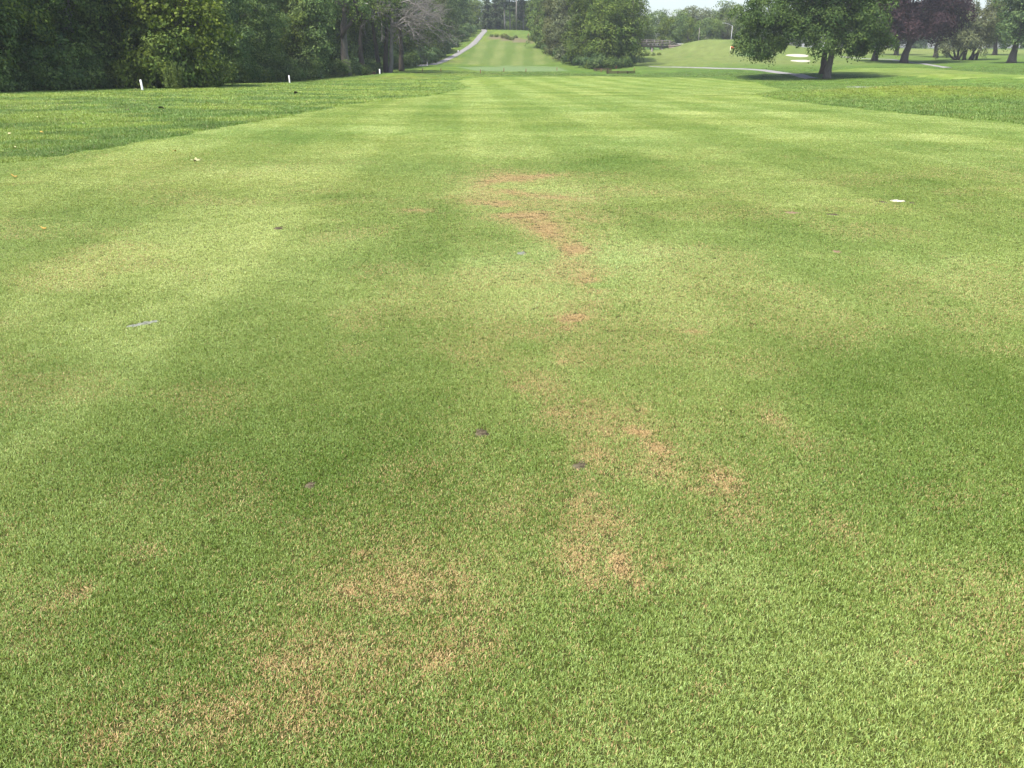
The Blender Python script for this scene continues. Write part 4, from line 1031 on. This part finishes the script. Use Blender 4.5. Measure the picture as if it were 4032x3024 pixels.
divot(1897, 1706, .044, .048, M['soil'], "grey soil divot left of the dead brown turf in the foreground")
divot(2283, 1835, .040, .044, M['soil'], "round grey soil divot ringed by greener grass among the brown turf", rag=.35)
divot(562, 1276, .12, .05, M['divotsand'], "long pale sand-filled divot on the left fairway", .62)
divot(2054, 998, .055, .10, M['divotsand'], "pale sand-filled divot at the foot of the farther brown turf", -.1)
divot(3533, 791, .10, .11, M['whitesand'], "bright white sand divot with ragged dark edge on the right fairway")
divot(3480, 797, .05, .10, M['soil'], "scrap of torn dark turf left of the bright white divot")
divot(3118, 838, .10, .10, M['pinksoil'], "dark narrow divot on the right fairway, left of a pair")
divot(3279, 846, .08, .09, M['soil'], "dark narrow divot on the right fairway, right of a pair")
divot(3296, 992, .045, .07, M['pinksoil'], "small pinkish divot below the pair on the right fairway")
divot(1095, 899, .07, .10, M['soil'], "grey divot on the left fairway in line with the second stake")
divot(1225, 1911, .03, .03, M['soil'], "tiny dark divot in the green turf left of centre")
divot(3590, 800, .05, .07, M['soil'], "scrap of torn dark turf right of the bright white divot")

# ------------------------------------------------------------------ fallen leaves
def fallen(px, py, size, mat, label, grp="fallen leaves on the turf", lift=.03):
    c = ground(px, py); rng = np.random.default_rng(int(px * 3 + py)); n = 10
    th = np.linspace(0, 2 * math.pi, n, endpoint=False)
    rr = size * (.75 + .3 * np.cos(th) + .12 * np.cos(5 * th)) * .62
    V = np.stack([rr * np.cos(th), rr * np.sin(th) * .75, .35 * size * np.cos(2 * th + rng.uniform(0, 6)) * .5], -1)
    V = np.vstack([[(0, 0, -.03 * size)], V])
    T = [(0, 1 + j, 1 + (j + 1) % n) for j in range(n)]
    o = obj("fallen_leaf", mesh_np("fallen_leaf", V, np.array(T), mat, True))
    o.location = (c[0], c[1], c[2] + lift); o.rotation_euler = (rng.uniform(-.5, .5), rng.uniform(-.5, .5), rng.uniform(0, 6.28))
    o.modifiers.new("thick", 'SOLIDIFY').thickness = .002
    tag(o, label, "leaf", grp)
fallen(778, 632, .13, M['leafpale'], "pale yellow leaf, right one of the pair on the left fairway")
fallen(766, 638, .10, M['leafpale'], "pale yellow leaf, left one of the pair on the left fairway")
fallen(60, 700, .11, M['leafyellow'], "orange-yellow leaf near the left edge of the fairway")
fallen(177, 907, .07, M['leafyellow'], "small yellow leaf lying alone on the left fairway below the others")
fallen(689, 599, .09, M['leafyellow'], "tiny yellow leaf above the pale pair on the left fairway")
fallen(163, 525, .14, M['leafyellow'], "yellow leaf on the dark left rough")
fallen(640, 430, .30, M['leafbrown'], "curled brown leaf on the bright left rough", lift=.06)
fallen(502, 438, .24, M['leafbrown'], "dark scrap of leaf left of the curled brown leaf on the rough", lift=.06)
fallen(1166, 370, .32, M['leafbrown'], "dark brown scrap on the rough below the second white stake", lift=.06)
flecks = [(34, 495), (42, 532), (60, 588), (330, 490), (288, 488), (150, 466), (256, 457), (224, 423), (265, 417), (158, 423), (385, 378), (485, 384), (384, 365)]
for (px, py) in flecks:
    fallen(px, py, .085, M['leafpale'], "pale small leaf fleck strewn on the left rough, %s from the left" % ORD[sorted(flecks).index((px, py))], "pale flecks on the left rough", .05)

# ------------------------------------------------------------------ grass
def tuft_mesh(seed, n, rad, hh, wid, lean=(.3, 1.15)):
    rng = np.random.default_rng(seed)
    p = rng.uniform(-rad, rad, (n, 2))
    a = rng.uniform(0, 2 * math.pi, n); ln = rng.uniform(*lean, n); L = hh * rng.uniform(.7, 1.45, n)
    dx = np.stack([np.cos(a), np.sin(a)], -1); sd = np.stack([-np.sin(a), np.cos(a)], -1)
    tw = rng.uniform(-.8, .8, n)[:, None]; sd = unit(sd + dx * tw)
    w = wid * rng.uniform(.6, 1.3, n)
    m1 = p + dx * (np.sin(ln * .6) * L * .5)[:, None]; z1 = np.cos(ln * .6) * L * .5
    m2 = m1 + dx * (np.sin(ln * 1.25) * L * .55)[:, None]; z2 = z1 + np.cos(ln * 1.25) * L * .55
    V = np.zeros((n, 5, 3))
    V[:, 0, :2] = p - sd * w[:, None] * .4; V[:, 1, :2] = p + sd * w[:, None] * .4; V[:, :2, 2] = -.002
    V[:, 2, :2] = m1 + sd * w[:, None] * .5; V[:, 3, :2] = m1 - sd * w[:, None] * .5; V[:, 2, 2] = z1; V[:, 3, 2] = z1
    V[:, 4, :2] = m2; V[:, 4, 2] = np.maximum(z2, .003)
    b = np.arange(n)[:, None] * 5
    return mesh_np("grass_tuft", V.reshape(-1, 3), [b + np.array([0, 1, 2, 3]), b + np.array([3, 2, 4])], M['blade'])

def scatter(name, pts, rz, sc, protos, label, tone=1.0):
    cl = bpy.data.collections.new(name + "_protos")
    for i, me in enumerate(protos):
        cl.objects.link(bpy.data.objects.new("%s_tuft_%d" % (name, i), me))
    n = len(pts)
    me = bpy.data.meshes.new(name); me.vertices.add(n); me.vertices.foreach_set("co", pts.astype(np.float32).ravel())
    c, d, b = turf(pts[:, 0].copy(), pts[:, 1].copy())
    c = c * tone
    c = mixv(c, np.broadcast_to(np.array([.16, .13, .07]), c.shape), b * .7)
    rng = np.random.default_rng(len(pts))
    for nm, ty, key, val in (("turf", 'FLOAT_COLOR', "color", np.hstack([c, np.ones((n, 1))])), ("dead", 'FLOAT', "value", d), ("rotz", 'FLOAT', "value", rz),
                             ("size", 'FLOAT_VECTOR', "vector", sc), ("pick", 'INT', "value", rng.integers(0, len(protos), n))):
        at_ = me.attributes.new(nm, ty, 'POINT')
        at_.data.foreach_set(key, np.asarray(val, np.int32 if ty == 'INT' else np.float32).ravel())
    o = obj(name, me)
    ng = bpy.data.node_groups.new(name, 'GeometryNodeTree')
    ng.interface.new_socket("Geometry", in_out='INPUT', socket_type='NodeSocketGeometry'); ng.interface.new_socket("Geometry", in_out='OUTPUT', socket_type='NodeSocketGeometry')
    gi = ng.nodes.new("NodeGroupInput"); go = ng.nodes.new("NodeGroupOutput")
    ci = ng.nodes.new("GeometryNodeCollectionInfo"); ci.inputs['Collection'].default_value = cl; ci.inputs['Separate Children'].default_value = True; ci.inputs['Reset Children'].default_value = True
    ip = ng.nodes.new("GeometryNodeInstanceOnPoints")
    def na(nm, dt):
        q = ng.nodes.new("GeometryNodeInputNamedAttribute"); q.data_type = dt; q.inputs[0].default_value = nm; return q.outputs[0]
    cx = ng.nodes.new("ShaderNodeCombineXYZ"); ng.links.new(na("rotz", 'FLOAT'), cx.inputs[2])
    er = ng.nodes.new("FunctionNodeEulerToRotation"); ng.links.new(cx.outputs[0], er.inputs[0])
    m2p = ng.nodes.new("GeometryNodeMeshToPoints")
    ng.links.new(gi.outputs[0], m2p.inputs[0]); ng.links.new(m2p.outputs[0], ip.inputs['Points']); ng.links.new(ci.outputs[0], ip.inputs['Instance'])
    ip.inputs['Pick Instance'].default_value = True
    ng.links.new(na("pick", 'INT'), ip.inputs['Instance Index']); ng.links.new(er.outputs[0], ip.inputs['Rotation']); ng.links.new(na("size", 'FLOAT_VECTOR'), ip.inputs['Scale'])
    ng.links.new(ip.outputs[0], go.inputs[0])
    md = o.modifiers.new("scatter", 'NODES'); md.node_group = ng
    return tag(o, label, "grass", kind="stuff")

def clear_of_things(P):
    k = np.ones(len(P), bool)
    for (x, y, lx, ly, an) in DIV:
        dx = P[:, 0] - x; dy = P[:, 1] - y
        u = dx * math.cos(an) + dy * math.sin(an); v = -dx * math.sin(an) + dy * math.cos(an)
        k &= (u / (lx * .9)) ** 2 + (v / (ly * .9)) ** 2 > 1
    for pts, w in PATHS:
        q = np.array(pts)[:, :2]
        for a, b in zip(q[:-1], q[1:]):
            e = b - a; t = np.clip(((P[:, :2] - a) @ e) / (e @ e + 1e-9), 0, 1)
            k &= np.hypot(*(P[:, :2] - a - t[:, None] * e).T) > w / 2 + .05
    return k

rng = np.random.default_rng(77)
TR = .020                                     # near tufts: about 4 cm squares of blades
near_protos = [tuft_mesh(200 + i, 66, TR, .0112, .0020, (.2, 1.2)) for i in range(10)]
P = []; S = []
yy = 1.0
while yy < 150:                               # rows of tufts; a tuft's spread grows with distance, its height hardly
    foot_ = max(TR * 1.22, .0060 * yy)
    half = .76 * yy + .9
    step = foot_
    xs = np.arange(-half, half, foot_)
    xs = xs + rng.uniform(-.42, .42, len(xs)) * foot_
    ys = yy + rng.uniform(-.42, .42, len(xs)) * step
    P.append(np.stack([xs, ys, np.zeros(len(xs))], -1)); S.append(np.full(len(xs), foot_ / (TR * 1.22)))
    yy += step * (1.0 if yy < 6 else 1.0 + .06 * (yy - 6))
P = np.concatenate(P); S = np.concatenate(S)
sdf = poly_sd(P[:, 0], P[:, 1], FAIR)
k = (sdf + .7 * (fbm(P[:, 0] / .7, P[:, 1] / .7, 21, 3) - .5) > -.02) & clear_of_things(P)
P, S = P[k], S[k]
P[:, 2] = h(P[:, 0], P[:, 1])
dd_ = turf(P[:, 0].copy(), P[:, 1].copy())[1]
k = rng.random(len(P)) > .15 * dd_
P, S, dd_ = P[k], S[k], dd_[k]
nz = (.75 + .5 * fbm(P[:, 0] / .12, P[:, 1] / .12, 61, 2)) * (1 - .5 * dd_)
scatter("fairway_grass", P, rng.uniform(0, 6.28, len(P)), np.stack([S, S, nz * np.clip(1.05 - .05 * P[:, 1], .72, .98)], -1), near_protos, "short mown fairway grass", 1.0)
print("fairway tufts", len(P))

# rough on both sides: longer, looser
rough_protos = [tuft_mesh(300 + i, 40, .07, .042, .0065, (.2, 1.2)) for i in range(6)]
P = []; S = []
yy = 10.0
while yy < 150:
    foot_ = max(.10, .0075 * yy); half = .78 * yy
    xs = np.arange(-half, half, foot_); xs = xs + rng.uniform(-.5, .5, len(xs)) * foot_
    P.append(np.stack([xs, yy + rng.uniform(-.5, .5, len(xs)) * foot_, np.zeros(len(xs))], -1)); S.append(np.full(len(xs), foot_ / .12))
    yy += foot_ * (1 + .03 * max(0, yy - 20))
P = np.concatenate(P); S = np.concatenate(S)
k = (poly_sd(P[:, 0], P[:, 1], FAIR) + .7 * (fbm(P[:, 0] / .7, P[:, 1] / .7, 21, 3) - .5) < -.04) & (poly_sd(P[:, 0], P[:, 1], FAIR2) < 0) & clear_of_things(P)
P, S = P[k], S[k]
P[:, 2] = h(P[:, 0], P[:, 1])
nz = .55 + .9 * fbm(P[:, 0] / .9, P[:, 1] / .9, 62, 3)
scatter("rough_grass", P, rng.uniform(0, 6.28, len(P)), np.stack([S, S, nz * np.minimum(S, 1.5)], -1), rough_protos, "longer rough grass beside the fairway", 1.0)
print("rough tufts", len(P))

# ------------------------------------------------------------------ summer haze
hb = MB(); hb.box((0, 300, 24), (1500, 900, 90))
hm = NT("summer_haze")
pv = hm.n("ShaderNodeVolumePrincipled", {'Color': (.86, .93, 1.0, 1), 'Density': .00028, 'Anisotropy': .1})
ho = hm.n("ShaderNodeOutputMaterial"); hm.t.links.new(pv.outputs[0], ho.inputs['Volume'])
tag(obj("haze", hb.mesh("haze", hm.m)), "thin pale summer haze over the course", "haze", kind="stuff")
